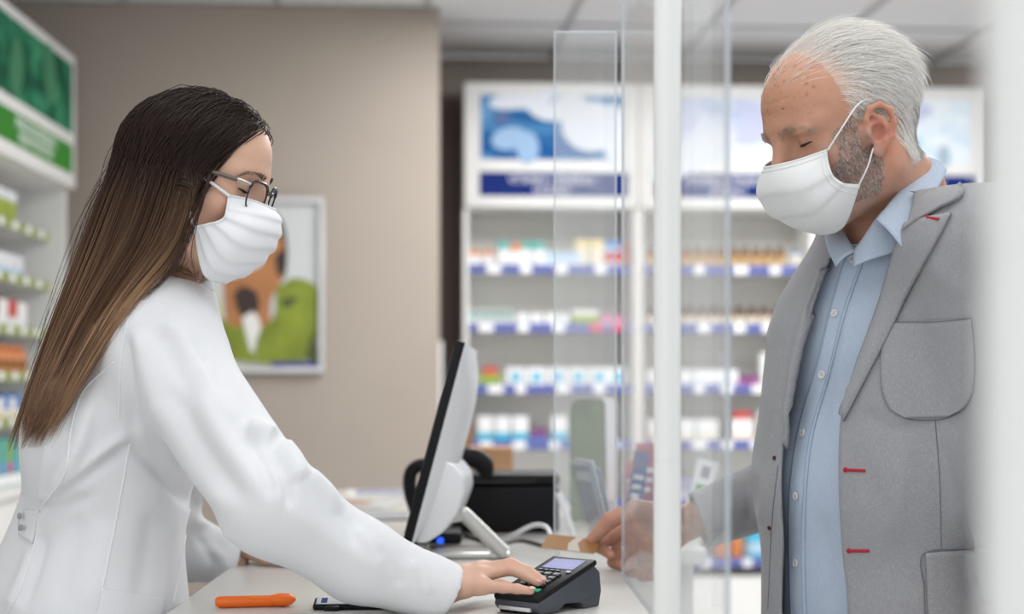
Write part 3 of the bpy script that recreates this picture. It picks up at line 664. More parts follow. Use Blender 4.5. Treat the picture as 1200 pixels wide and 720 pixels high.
b = MB(); c = H(516, 634, 2.838); b.tube([c, c + Vector((0, -.006, 0))], .0065, mat('blue_indicator_light', (.02, .10, .9), .3, emit=1.2), 12); tag(b.build('indicator_light', hs), 'blue indicator light')

CABW = mat('white_cable_sheath', (.70, .71, .72), .4); CABK = mat('black_cable_sheath', (.02, .02, .02), .5)
b = MB(); cp = [T(566, 637), T(580, 639), P(590, 632, 2.78), P(604, 626, 2.72), P(625, 616, 2.70), P(640, 618, 2.66), P(647, 632, 2.60), T(655, 652)]
for p in cp: p.z = max(p.z, ZT + .0045)
b.tube(spline(cp, 44), .0042, CABW, 10); tag(b.build('cable'), 'white cable looping over the counter behind the card terminal', 'cable')
b = MB(); cp = [T(545, 630), T(580, 640), T(610, 636), T(640, 643)]
for p in cp: p.z = ZT + .0036
b.tube(spline(cp, 30), .0034, CABK, 8); tag(b.build('cable'), 'black cable lying flat before the black printer', 'cable')

# ------------------------------------------------------------------ small things on the counter
ORG = mat('orange_plastic', (.95, .17, .008), .38)
ob = thing('folding_cutter', 'bright orange plastic cutter lying by the white sleeve', 'tool')
pA, pB = T(252, 713), T(346, 711); ob.location = (pA + pB) / 2; ob.location.z = ZT
ax = (pB - pA); ob.rotation_euler = (0, 0, math.atan2(ax.y, ax.x)); Lh = ax.length / 2
b = MB(); b.tube([(-Lh, 0, .0078), (-Lh + .002, 0, .0078), (-Lh + .006, 0, .0078), (Lh - .028, 0, .0078), (Lh - .022, 0, .0078)], [.0040, .0062, .0076, .0076, .0070], ORG, 18); b.build('handle', ob)
bm = bmesh.new(); bmesh.ops.create_uvsphere(bm, u_segments=24, v_segments=14, radius=1)
for v in bm.verts:
    v.co = Vector((Lh - .018 + v.co.x * .019, v.co.y * .0125, .0095 + v.co.z * .0092))
    r2 = ((v.co.x - Lh + .019) / .012) ** 2 + (v.co.y / .008) ** 2
    if v.co.z > .012 and r2 < 1: v.co.z = .0135 + .0035 * r2 * 1
b = MB(); b.bm(bm, ORG, None, True); b.build('thumb_rest', ob)

ph = thing('smartphone', 'black edged smartphone lying under the pharmacist forearm', 'phone')
c = T(428, 711); ph.location = (c.x, c.y, ZT); ph.rotation_euler = (0, 0, math.radians(4))
b = MB(); b.box((-.068, -.034, 0), (.068, .034, .0078), BLK, .003, seg=3); b.build('case', ph)
b = MB(); b.box((-.064, -.031, .0076), (.064, .031, .0081), mat('phone_screen_pale', (.55, .62, .72), .15)); b.box((-.058, -.020, .0081), (-.050, .026, .0083), BLUE); b.build('screen', ph)

PAPER = mat('paper_white', (.62, .62, .61), .7); INK = mat('print_grey_ink', (.16, .17, .22), .7); INKB = mat('print_blue_ink', (.10, .16, .40), .7)
def sheet(name, label, cat, px, py, w, d, rz_, n=7, ink=INK, seed=0, z=0.0, pic=None, body=PAPER, group=None):
    t = thing(name, label, cat, group=group); c = T(px, py); t.location = (c.x, c.y, ZT + z); t.rotation_euler = (0, 0, rz_)
    b = MB(); b.box((-w / 2, -d / 2, 0), (w / 2, d / 2, .0012), body); b.build('page', t)
    rr = random.Random(seed); b = MB()
    for i in range(n):
        y = d / 2 - d * (i + .8) / (n + .6); x = -w * .42
        while x < w * .36:
            l = w * (.04 + .10 * rr.random())
            b.box((x, y - d * .012, .0012), (min(x + l, w * .44), y + d * .018, .0014), ink if rr.random() > .25 else INKB); x += l + w * .025
    if pic: b.box((-w * .4, -d * .1, .0012), (w * .05, d * .36, .00145), pic)
    b.build('print', t)
    return t
sheet('printed_receipt', 'printed white paper at the counter edge before the orange cutter', 'paper', 322, 726, .24, .085, .05, 6, seed=3)
P_PIC = mat('leaflet_picture_blue', (.20, .24, .42), .6, .4, 30); P_PIC2 = mat('leaflet_picture_rust', (.42, .18, .10), .6, .3, 30)
sheet('leaflet', 'printed leaflet lying farthest on the counter by the taupe wall', 'leaflet', 470, 578, .30, .26, .10, 9, seed=5, pic=P_PIC)
sheet('leaflet', 'printed leaflet with rust picture on the counter behind the sleeve', 'leaflet', 425, 592, .17, .26, -.18, 8, seed=6, z=.0016, pic=P_PIC2)
sheet('leaflet', 'grey printed leaflet on the counter beside the scanner', 'leaflet', 452, 606, .21, .20, .25, 8, seed=8, z=.0032, body=mat('paper_grey', (.46, .47, .45), .7))
sheet('leaflet', 'plain pale leaflet on the counter nearest the white sleeve', 'leaflet', 468, 632, .15, .15, -.1, 2, seed=9, body=mat('paper_cream', (.64, .63, .59), .7))
b = MB(); c = T(389, 716); b.box((c.x - .010, c.y - .006, ZT), (c.x + .010, c.y + .006, ZT + .006), BLK, .002); tag(b.build('pen_cap'), 'small black clip on the counter under the white cuff', 'clip')

# wooden box, acrylic leaflet stand, green display, magazines, price tag
WOOD = mat('pale_wood', (.44, .24, .12), .55, .25, 5, stretch=(1, 1, 9))
dW = 3.95; wb_ = thing('wooden_box', 'light brown wooden display box far along the counter', 'box')
def wx(px, d): return (px - CX) * d / F
def wz(py, d): return CZ - (py - CY) * d / F
b = MB(); b.box((wx(549, dW), dW, ZT), (wx(601, dW), dW + .14, wz(525, dW)), WOOD, .003); b.build('tray', wb_)
b = MB(); b.box((wx(527, dW), dW + .142, ZT), (wx(553, dW), dW + .27, wz(499, dW)), WOOD, .003); b.build('upright', wb_)
ACR = pane_mat('clear_acrylic_stand', (.93, .95, .96), 1.4)
lh = thing('leaflet_holder', 'clear acrylic leaflet holder with slanted blue leaflets', 'leaflet holder')
dL = 2.86; B0 = P(716, 632, dL); B0.z = ZT
lean = Matrix.Translation(B0) @ Matrix.Rotation(math.radians(14), 4, 'Z') @ Matrix.Rotation(math.radians(-14), 4, 'Y')
b = MB(); b.box((-.012, 0, .0), (-.009, .11, .155), ACR, 0, lean); b.build('back_plate', lh)
b = MB(); b.box((.022, 0, .0), (.0245, .11, .075), ACR, 0, lean); b.build('front_plate', lh)
b = MB(); b.tube([P(655, 578, dL - .02), P(672, 628, dL - .02)], .0065, CARDW, 8); b.build('side_rail', lh)
b = MB(); b.box((-.03, -.002, 0), (.04, .11, .004), ACR, 0, Matrix.Translation(B0)); b.build('base', lh)
LFB = mat('leaflet_blue_grey', (.20, .27, .40), .45, .3, 25)
for k, (dx_, h_) in enumerate(((-.006, .150), (.002, .158), (.011, .142))):
    b = MB(); b.box((dx_, .004, .006), (dx_ + .004, .104, h_), LFB if k != 1 else mat('leaflet_pale_blue', (.48, .54, .62), .45, .2, 20), .0005, lean, 1)
    b.box((dx_ - .0004, .012, h_ - .030), (dx_ + .0044, .096, h_ - .012), CARDW, 0, lean)
    o = b.build('leaflet'); tag(o, ['steel blue leaflet at the back of the acrylic holder', 'pale blue leaflet in the middle of the acrylic holder', 'steel blue leaflet in front of the acrylic holder'][k], 'leaflet', 'leaflets in the acrylic holder')
GRN2 = mat('muted_green_print', (.19, .27, .13), .6, .45, 9)
dG = 3.35; gd = thing('display_stand', 'rounded green cardboard display with white edge behind the leaflets', 'display')
gx0, gx1, gz1 = wx(668, dG), wx(711, dG), wz(468, dG)
poly = [(gx0, ZT), (gx1, ZT)] + [(gx1 - .008 * k * k / 9, gz1 - .02 + .02 * math.sin(k / 3 * math.pi / 2)) for k in range(4)] + [(gx0 + .014, gz1), (gx0 + .003, gz1 - .012), (gx0, gz1 - .04)]
b = MB(); b.prism(poly, 'y', dG, dG + .004, GRN2); b.build('front_print', gd)
b = MB(); b.prism([(gx1 + .0005, ZT), (gx1 + .022, ZT), (gx1 + .022, gz1 - .01), (gx1 + .014, gz1 + .002), (gx1 - .012, gz1 + .002), (gx1 - .004, gz1 - .01)], 'y', dG - .006, dG + .16, CARDW); b.build('side_board', gd)
b = MB(); b.box((gx0 + .01, dG + .005, ZT), (gx1 - .0, dG + .15, ZT + .20), CARDW); b.build('back_box', gd)
MG = [mat('magazine_blue', (.05, .16, .42), .4, .3, 20), mat('magazine_magenta', (.42, .10, .22), .4, .4, 16), mat('magazine_rose', (.62, .30, .34), .4, .35, 18)]
cs = thing('counter_shelf', 'white side shelf behind the screen holding magazines', 'shelf')
b = MB(); b.box((.252, 2.95, ZT - .05), (.44, 3.6, ZT - .02), SHELFW, .004); b.build('board', cs)
b = MB(); b.box((.27, 2.99, 0), (.42, 3.56, ZT - .0505), SHELFW, .004); b.build('cabinet', cs)
for k, (px, d, w, z1, m, nm) in enumerate(((737, 3.0, 17, 528, 0, 'blue magazine standing behind the customer hand'), (756, 3.12, 28, 520, 1, 'magenta magazine standing beside the white post'), (748, 3.28, 26, 540, 2, 'rose magazine standing behind the blue one'))):
    mg = thing('magazine', nm, 'magazine')
    zb_ = ZT - .0195
    Mx = Matrix.Translation((wx(px, d), d, zb_)) @ Matrix.Rotation(math.radians(8 - 6 * k), 4, 'Y') @ Matrix.Rotation(.15 * k, 4, 'Z')
    wdt, hh = w * d / F, wz(z1, d) - zb_
    b = MB(); b.box((-wdt / 2, 0, 0.001), (wdt / 2, .006, hh), MG[m], 0, Mx); b.build('cover', mg)
    b = MB()
    for q in range(3): b.box((-wdt * .38, -.0008, hh * (.70 - q * .10)), (wdt * (.35 - .1 * q), 0, hh * (.75 - q * .10)), CARDW, 0, Mx)
    b.box((-wdt * .42, -.0008, hh * .05), (wdt * .42, 0, hh * .32), CARDW if k == 0 else MG[2], 0, Mx); b.build('print', mg)
b = MB(); M_ = Matrix.Translation((wx(749, 2.9), 3.2, wz(508, 3.2)))
tg = thing('price_tag', 'white price tag with green blocks seen through the screen beside the post', 'tag')
Mx = Matrix.Translation((wx(806, 3.05), 3.05, ZT - .0195)) @ Matrix.Rotation(math.radians(14), 4, 'Y') 
zt = wz(537, 3.05) - ZT + .0195
b = MB(); b.box((-.022, 0, .001), (.022, .004, zt), CARDW, 0, Mx); b.build('card', tg)
b = MB()
for q in range(3): b.box((-.012, -.0009, zt - .075 - q * .030), (.014, 0, zt - .050 - q * .030), mat('tag_green', (.06, .36, .10), .5), 0, Mx)
for q in range(3): b.box((-.008 + q * .006, -.0009, zt - .036), (-.004 + q * .006, 0, zt - .012), INK, 0, Mx)
b.build('print', tg)
# ------------------------------------------------------------------ sculpting kit: distance fields -> one smooth surface
class Sculpt:
    """list of rounded shapes melted together; mesh() extracts one continuous surface"""
    BIG = .09
    def __init__(s): s.ops = []
    @staticmethod
    def _m(M): return np.array(M, np.float32)
    def rc(s, a, b, ra, rb, k=.02, op='+', S=None):
        """tapered capsule; S = 3x3 world->stretched space"""
        s.ops.append(('rc', np.array(tuple(a), np.float32), np.array(tuple(b), np.float32), ra, rb, k, op, None if S is None else np.array(S, np.float32))); return s
    def chain(s, pts, rs, k=.01, op='+', k0=None):
        for i in range(len(pts) - 1): s.rc(pts[i], pts[i + 1], rs[i], rs[i + 1], k0 if (k0 is not None and i == 0) else k, op)
        return s
    def el(s, c, r, k=.02, op='+', R=None):
        s.ops.append(('el', np.array(tuple(c), np.float32), np.array(r, np.float32), None if R is None else np.array(R, np.float32), k, op)); return s
    def fn(s, f, lo, hi, k, op):
        s.ops.append(('fn', f, np.array(lo, np.float32), np.array(hi, np.float32), k, op)); return s
    def _bbox(s, o):
        if o[0] == 'rc':
            st = 1.0 if o[7] is None else 1 / min(np.linalg.svd(o[7], compute_uv=False))
            r = max(o[3], o[4]) * st
            return np.minimum(o[1], o[2]) - r, np.maximum(o[1], o[2]) + r
        if o[0] == 'el': r = max(o[2]); return o[1] - r, o[1] + r
        return o[2], o[3]
    def _d(s, o, X, Y, Z):
        if o[0] == 'rc':
            _, a, b, ra, rb, k, op, S = o
            sc = 1.0
            px, py, pz = X - a[0], Y - a[1], Z - a[2]; ba = b - a
            if S is not None:
                px, py, pz = (S[0, 0] * px + S[0, 1] * py + S[0, 2] * pz, S[1, 0] * px + S[1, 1] * py + S[1, 2] * pz, S[2, 0] * px + S[2, 1] * py + S[2, 2] * pz)
                ba = S @ ba
            t = np.clip((px * ba[0] + py * ba[1] + pz * ba[2]) / max(float(ba @ ba), 1e-9), 0, 1)
            return np.sqrt((px - t * ba[0]) ** 2 + (py - t * ba[1]) ** 2 + (pz - t * ba[2]) ** 2) - (ra + (rb - ra) * t)
        if o[0] == 'el':
            _, c, r, R, k, op = o
            px, py, pz = X - c[0], Y - c[1], Z - c[2]
            if R is not None:
                px, py, pz = (R[0, 0] * px + R[0, 1] * py + R[0, 2] * pz, R[1, 0] * px + R[1, 1] * py + R[1, 2] * pz, R[2, 0] * px + R[2, 1] * py + R[2, 2] * pz)
            k0 = np.sqrt((px / r[0]) ** 2 + (py / r[1]) ** 2 + (pz / r[2]) ** 2)
            k1 = np.sqrt((px / r[0] ** 2) ** 2 + (py / r[1] ** 2) ** 2 + (pz / r[2] ** 2) ** 2) + 1e-6
            return k0 * (k0 - 1) / k1
        return o[1](X, Y, Z)
    def field(s, f, X, Y, Z, o):
        d = s._d(o, X, Y, Z); k = o[-2] if o[0] != 'rc' else o[5]; op = o[-1] if o[0] != 'rc' else o[6]
        if op == '-': d = -d; 
        if k <= 1e-5: return np.minimum(f, d) if op == '+' else np.maximum(f, d)
        h = np.maximum(k - np.abs(f - d), 0) / k
        return np.minimum(f, d) - h * h * k * .25 if op == '+' else np.maximum(f, d) + h * h * k * .25
    def at(s, pts):
        pts = np.asarray(pts, np.float32); f = np.full(len(pts), 9.0, np.float32)
        for o in s.ops: f = s.field(f, pts[:, 0], pts[:, 1], pts[:, 2], o)
        return f
    def extract(s, lo, hi, h, smooth=1):
        lo = np.array(lo, np.float32); n = np.ceil((np.array(hi) - lo) / h).astype(int) + 1
        f = np.full(n, s.BIG, np.float32)
        ax = [lo[i] + h * np.arange(n[i], dtype=np.float32) for i in range(3)]
        for o in s.ops:
            k = o[-2] if o[0] != 'rc' else o[5]
            b0, b1 = s._bbox(o); m = k + 4 * h
            i0 = np.clip(np.floor((b0 - m - lo) / h).astype(int), 0, n); i1 = np.clip(np.ceil((b1 + m - lo) / h).astype(int) + 1, 0, n)
            if (i1 <= i0).any(): continue
            sl = tuple(slice(i0[i], i1[i]) for i in range(3))
            f[sl] = s.field(f[sl], ax[0][sl[0]][:, None, None], ax[1][sl[1]][None, :, None], ax[2][sl[2]][None, None, :], o)
        f[[0, -1]] = s.BIG; f[:, [0, -1]] = s.BIG; f[:, :, [0, -1]] = s.BIG
        return nets(f, lo, h, smooth)

def nets(f, lo, h, smooth=1):
    """naive surface nets"""
    ins = f < 0
    c = np.zeros(tuple(np.array(f.shape) - 1), np.int8)
    for i in (0, 1):
        for j in (0, 1):
            for k in (0, 1): c += ins[i:f.shape[0] - 1 + i, j:f.shape[1] - 1 + j, k:f.shape[2] - 1 + k]
    act = (c > 0) & (c < 8); I, J, K = np.nonzero(act)
    idx = np.full(act.shape, -1, np.int32); idx[I, J, K] = np.arange(len(I))
    acc = np.zeros((len(I), 3)); cnt = np.zeros(len(I))
    cor = [(i, j, k) for i in (0, 1) for j in (0, 1) for k in (0, 1)]
    for a in cor:
        for ax in range(3):
            if a[ax]: continue
            b = list(a); b[ax] = 1
            fa = f[I + a[0], J + a[1], K + a[2]]; fb = f[I + b[0], J + b[1], K + b[2]]
            m = (fa < 0) != (fb < 0); t = np.where(m, fa / np.where(m, fa - fb, 1), 0)
            p = np.tile(np.array(a, float), (len(I), 1)); p[:, ax] += t
            acc[m] += p[m]; cnt[m] += 1
    v = np.stack([I, J, K], 1) + acc / cnt[:, None]
    quads = []
    for ax in range(3):
        sl0 = [slice(None)] * 3; sl1 = [slice(None)] * 3; sl0[ax] = slice(0, -1); sl1[ax] = slice(1, None)
        a, b = ins[tuple(sl0)], ins[tuple(sl1)]; m = a != b
        o1, o2 = (ax + 1) % 3, (ax + 2) % 3
        E = np.stack(np.nonzero(m), 1); 
        ok = (E[:, o1] > 0) & (E[:, o2] > 0) & (E[:, o1] < f.shape[o1] - 1) & (E[:, o2] < f.shape[o2] - 1); E = E[ok]
        def cell(d1, d2):
            q = E.copy(); q[:, o1] -= d1; q[:, o2] -= d2; return idx[q[:, 0], q[:, 1], q[:, 2]]
        Q = np.stack([cell(1, 1), cell(0, 1), cell(0, 0), cell(1, 0)], 1)
        flip = ~a[E[:, 0], E[:, 1], E[:, 2]]; Q[flip] = Q[flip][:, ::-1]; quads.append(Q)
    q = np.concatenate(quads); q = q[(q >= 0).all(1)]
    v = v * h + lo
    return relax(v, q, smooth), q

def edges_of(q): return np.concatenate([q[:, [i, (i + 1) % 4]] for i in range(4)])
def relax(v, q, n, lam=.5):
    if not n: return v
    e = edges_of(q); cnt = np.bincount(e[:, 0], minlength=len(v)) + np.bincount(e[:, 1], minlength=len(v))
    for _ in range(n):
        a = np.stack([np.bincount(e[:, 0], v[e[:, 1], i], len(v)) + np.bincount(e[:, 1], v[e[:, 0], i], len(v)) for i in range(3)], 1) / np.maximum(cnt, 1)[:, None]
        v = v + lam * (a - v)
    return v
def normals_of(v, q):
    n = np.cross(v[q[:, 2]] - v[q[:, 0]], v[q[:, 3]] - v[q[:, 1]])
    a = np.stack([sum(np.bincount(q[:, k], n[:, i], len(v)) for k in range(4)) for i in range(3)], 1)
    return a / np.maximum(np.linalg.norm(a, axis=1), 1e-12)[:, None]
def px_of(v):
    d = v[:, 1]; return np.stack([CX + F * v[:, 0] / d, CY - F * (v[:, 2] - CZ) / d], 1)
def seg_dist(p, line):
    """distance from 2D/3D points to a polyline, and the parameter along it 0..1"""
    line = np.asarray(line, float); best = np.full(len(p), 1e9); par = np.zeros(len(p)); m = len(line) - 1
    for i in range(m):
        a, b = line[i], line[i + 1]; ba = b - a
        t = np.clip(((p - a) @ ba) / max(ba @ ba, 1e-12), 0, 1); d = np.linalg.norm(p - a - t[:, None] * ba, axis=1)
        u = d < best; best[u] = d[u]; par[u] = (i + t[u]) / m
    return best, par
def folds(v, q, items, facing=-.1):
    """press cloth folds: items = (polyline in picture pixels, height in m, width in px); fades out at the ends"""
    n = normals_of(v, q); cam_p = np.array([0, 0, CZ]); vd = v - cam_p; vd /= np.linalg.norm(vd, axis=1)[:, None]
    vis = np.clip((-(n * vd).sum(1) - facing) / .3, 0, 1); px = px_of(v); off = np.zeros(len(v))
    for line, amp, w in items:
        line = spline(line, 14); lo = line.min(0) - 3 * w; hi = line.max(0) + 3 * w
        m = np.nonzero(((px > lo) & (px < hi)).all(1) & (vis > 0))[0]
        if not len(m): continue
        d, t = seg_dist(px[m], line)
        off[m] += amp * np.exp(-(d / w) ** 2) * np.clip(np.minimum(t, 1 - t) * 5 + .15, 0, 1) * vis[m]
    return v + n * off[:, None]

def smesh(name, parts, m, parent=None, colors=None):
    """link one mesh made of (verts, quads) lists; colors = list of per-vertex rgb arrays"""
    vs = np.concatenate([p[0] for p in parts]); o = 0; qs = []
    for p in parts: qs.append(p[1] + o); o += len(p[0])
    qs = np.concatenate(qs).astype(np.int32); k = qs.shape[1]
    me = bpy.data.meshes.new(name)
    me.vertices.add(len(vs)); me.vertices.foreach_set('co', vs.astype(np.float32).ravel())
    me.loops.add(len(qs) * k); me.loops.foreach_set('vertex_index', qs.ravel())
    me.polygons.add(len(qs)); me.polygons.foreach_set('loop_start', np.arange(0, len(qs) * k, k, dtype=np.int32))
    me.polygons.foreach_set('use_smooth', np.ones(len(qs), bool))
    me.update(calc_edges=True); me.validate()
    if colors is not None:
        c = np.concatenate(colors); c = np.concatenate([c, np.ones((len(c), 1))], 1).astype(np.float32)
        a = me.attributes.new('Col', 'FLOAT_COLOR', 'POINT'); a.data.foreach_set('color', c.ravel())
    for mm in (m if isinstance(m, list) else [m]): me.materials.append(mm)
    return link(name, me, parent)

def bvh_of(v, q): return BVHTree.FromPolygons([tuple(p) for p in v], [tuple(int(i) for i in f) for f in q])
CAM = Vector((0, 0, CZ))
def hit(bvh, px, py, d0=2.1):
    dirv = (P(px, py, 1.0) - CAM).normalized(); r = bvh.ray_cast(CAM, dirv)
    if r[0] is not None: return r[0], r[1]
    r = bvh.find_nearest(P(px, py, d0)); return r[0], r[1]
def drape(bvh, edge_a, edge_b, n, m, off, th, d0=2.1, bulge=0.0, sm=2):
    """a strip of cloth lying on a body: two picture-space edges, lofted, thrown onto the surface, with thickness th"""
    A, B = spline(edge_a, n), spline(edge_b, n); g = np.zeros((n, m, 3)); nn = np.zeros((n, m, 3))
    for i in range(n):
        for j in range(m):
            t = j / (m - 1); p, no = hit(bvh, *(A[i] * (1 - t) + B[i] * t), d0)
            g[i, j] = p; nn[i, j] = no
    for _ in range(sm):
        g[1:-1, 1:-1] = (g[:-2, 1:-1] + g[2:, 1:-1] + g[1:-1, :-2] + g[1:-1, 2:]) / 4
        nn[1:-1, 1:-1] = (nn[:-2, 1:-1] + nn[2:, 1:-1] + nn[1:-1, :-2] + nn[1:-1, 2:]) / 4
    nn /= np.maximum(np.linalg.norm(nn, axis=2, keepdims=True), 1e-9)
    u = np.linspace(0, 1, n)[:, None, None]; w = np.linspace(0, 1, m)[None, :, None]
    o = off + bulge * np.sin(np.pi * w) * np.ones_like(u)
    return sheet_solid(g + nn * (o - .002), g + nn * (o + th))
def sheet_solid(lo, hi):
    n, m = lo.shape[:2]; v = np.concatenate([hi.reshape(-1, 3), lo.reshape(-1, 3)]); q = []; N = n * m
    I = np.arange(N).reshape(n, m)
    a = np.stack([I[:-1, :-1], I[1:, :-1], I[1:, 1:], I[:-1, 1:]], -1).reshape(-1, 4); q += [a, a[:, ::-1] + N]
    ring = np.concatenate([I[0, :-1], I[:-1, -1], I[-1, :0:-1], I[:0:-1, 0]]); nx = np.roll(ring, -1)
    q.append(np.stack([ring, nx, nx + N, ring + N], 1))
    q = np.concatenate(q)
    # make the outer face point along hi-lo
    c = np.cross(v[q[0, 2]] - v[q[0, 0]], v[q[0, 3]] - v[q[0, 1]]); 
    if c @ (hi - lo)[0, 0] < 0: q = q[:, ::-1]
    return v, q
def seam(bvh, pts, r, m, name, parent, n=40, off=.0004, d0=2.1):
    b = MB(); p = []
    for a in spline(pts, n):
        h_, no = hit(bvh, a[0], a[1], d0); p.append(h_ + no * off)
    b.tube(p, r, m, 6); return b.build(name, parent)
def strands(name, curves, r0, m, parent, colors=None, sides=3, rmul=None):
    """hair: curves (S, K, 3) -> thin tapered tubes, one mesh"""
    S, K = curves.shape[:2]
    t = np.gradient(curves, axis=1); t /= np.maximum(np.linalg.norm(t, axis=2, keepdims=True), 1e-9)
    ref = np.array([.31, -.87, .38]); a = np.cross(t, ref); a /= np.maximum(np.linalg.norm(a, axis=2, keepdims=True), 1e-9); b = np.cross(t, a)
    prof = np.interp(np.linspace(0, 1, K), [0, .08, .75, 1], [.8, 1, .9, .15])[None, :, None] * r0
    if rmul is not None: prof = prof * rmul[:, None, None]
    rings = np.stack([curves + prof * (a * math.cos(2 * math.pi * k / sides) + b * math.sin(2 * math.pi * k / sides)) for k in range(sides)], 2)
    v = rings.reshape(-1, 3)
    base = (np.arange(S) * K * sides)[:, None, None]; i = np.arange(K - 1)[None, :, None] * sides; j = np.arange(sides)[None, None, :]; j2 = (j + 1) % sides
    q = np.stack([base + i + j, base + i + j2, base + i + sides + j2, base + i + sides + j], -1).reshape(-1, 4)
    cols = None if colors is None else [np.repeat(colors.reshape(-1, 3), sides, 0)]
    return smesh(name, [(v, q)], m, parent, cols)
def frame_M(O, fwd_yaw, pitch, roll=0.0, scale=1.0):
    """head frame: local x faces forward; yaw from +X (degrees, counter-clockwise from above), pitch down, roll"""
    return Matrix.Translation(O) @ Matrix.Rotation(math.radians(fwd_yaw), 4, 'Z') @ Matrix.Rotation(math.radians(pitch), 4, 'Y') @ Matrix.Rotation(math.radians(roll), 4, 'X') @ Matrix.Scale(scale, 4)
def tf(M, v):
    A = np.array(M); return v @ A[:3, :3].T + A[:3, 3]
SKINW = mat('skin_fair', (.60, .36, .27), .48, .06, 60, .08, 500, sss=.12, vcol=True, spec=.35)
SKINM = mat('skin_ruddy', (.55, .30, .21), .50, .10, 70, .16, 420, sss=.12, vcol=True, spec=.35)
def hairmat(name, rough=.38, spec=.35):
    m = mat(name, (.1, .1, .1), rough, vcol=True, spec=spec); return m
# ------------------------------------------------------------------ heads
def head_shape(S, neck_a, neck_b, r_a, r_b, male=False):
    ch = .015
    S.el((-.014, 0, .048), (.096, .076, .086), .02)
    S.el((.034, 0, .056), (.062, .063, .064), .03)
    S.el((.040, 0, -.020), (.054, .056, .072), .035)
    for y in (-1, 1):
        S.rc((-.008, .054 * y, -.040), (.058, .018 * y, -.090 + ch), .019, .017, .035)
        S.el((.052, .046 * y, -.008), (.024, .019, .019), .02)
        if male: S.rc((.088, .010 * y, .042), (.068, .047 * y, .040), .0115, .010, .014)
        else: S.rc((.086, .010 * y, .041), (.068, .047 * y, .040), .0095, .008, .016)
    S.el((.074, 0, -.092 + ch), (.018, .023, .017), .02)
    S.el((.070, 0, -.050), (.026, .034, .030), .02)
    for y in (-1, 1):
        S.el((.097, .031 * y, .019), (.017, .018, .015), .014, '-')
    S.rc((.092, 0, .030), (.111 - ch * .3, 0, -.006), .0075 if not male else .0085, .0095 if not male else .0115, .012)
    S.el((.114 - (.007 if male else 0), 0, -.010), (.0105, .0115, .0100) if not male else (.0070, .0130, .0115), .008)
    for y in (-1, 1):
        S.el((.102, .0125 * y, -.015), (.010, .0070, .0075), .006)
        S.el((.0725, .0315 * y, .0225), (.0132, .0140, .0128), .005)
        # lid crease above and the slit below the closing lid
        cr = 1.7 if male else 1.0
        S.chain([(.0815, .0215 * y, .0290), (.0865, .0315 * y, .0315), (.0805, .0420 * y, .0290)], [.0010 * cr, .0014 * cr, .0010 * cr], .004, '-')
        S.chain([(.0815, .0205 * y, .0165), (.0862, .0315 * y, .0148), (.0800, .0425 * y, .0170)], [.0008, .0012, .0008], .003, '-')
    S.el((.096, 0, -.047), (.0100, .0220, .0055), .005); S.el((.094, 0, -.057), (.0100, .0190, .0060), .005)
    S.chain([(.098, -.021, -.0525), (.1055, 0, -.0520), (.098, .021, -.0525)], [.0008, .0012, .0008], .003, '-')
    S.rc(neck_a, neck_b, r_a, r_b, .035)
def ear_shape(S, side, x0=-.010, z0=-.002, sc=1.0, tilt=12):
    ct, st = math.cos(math.radians(tilt)), math.sin(math.radians(tilt))
    def E(x, z, y): x, z = x * sc, z * sc; return (x0 + x * ct + z * -st, side * (.0720 + y * sc), z0 + z * ct + x * st)
    S.rc(E(.002, 0, -.006), E(-.012, .004, .006), .016, .010, .010)
    S.chain([E(.010, .000, .004), E(.0135, .016, .0055), E(.008, .031, .008), E(-.008, .036, .011), E(-.0225, .027, .0145), E(-.0270, .008, .0155), E(-.0225, -.011, .0130), E(-.011, -.024, .008)],
            [.0034, .0036, .0038, .0040, .0040, .0038, .0038, .0044], .003)
    S.el(E(-.004, -.029, .0055), (.0085, .0050, .0090), .005)
    S.chain([E(.004, .024, .006), E(-.009, .016, .0105), E(-.0150, .002, .0115), E(-.0105, -.013, .0095), E(.000, -.0175, .0065)], [.0028, .0034, .0036, .0036, .0030], .004)
    S.el(E(.0105, -.004, .0075), (.0050, .0036, .0060), .003)
    S.el(E(-.002, -.003, .0115), (.0085, .0075, .0110), .004, '-')
    S.chain([E(-.010, .027, .0165), E(-.0200, .014, .0185), E(-.0200, -.002, .0185)], [.0020, .0024, .0020], .003, '-')

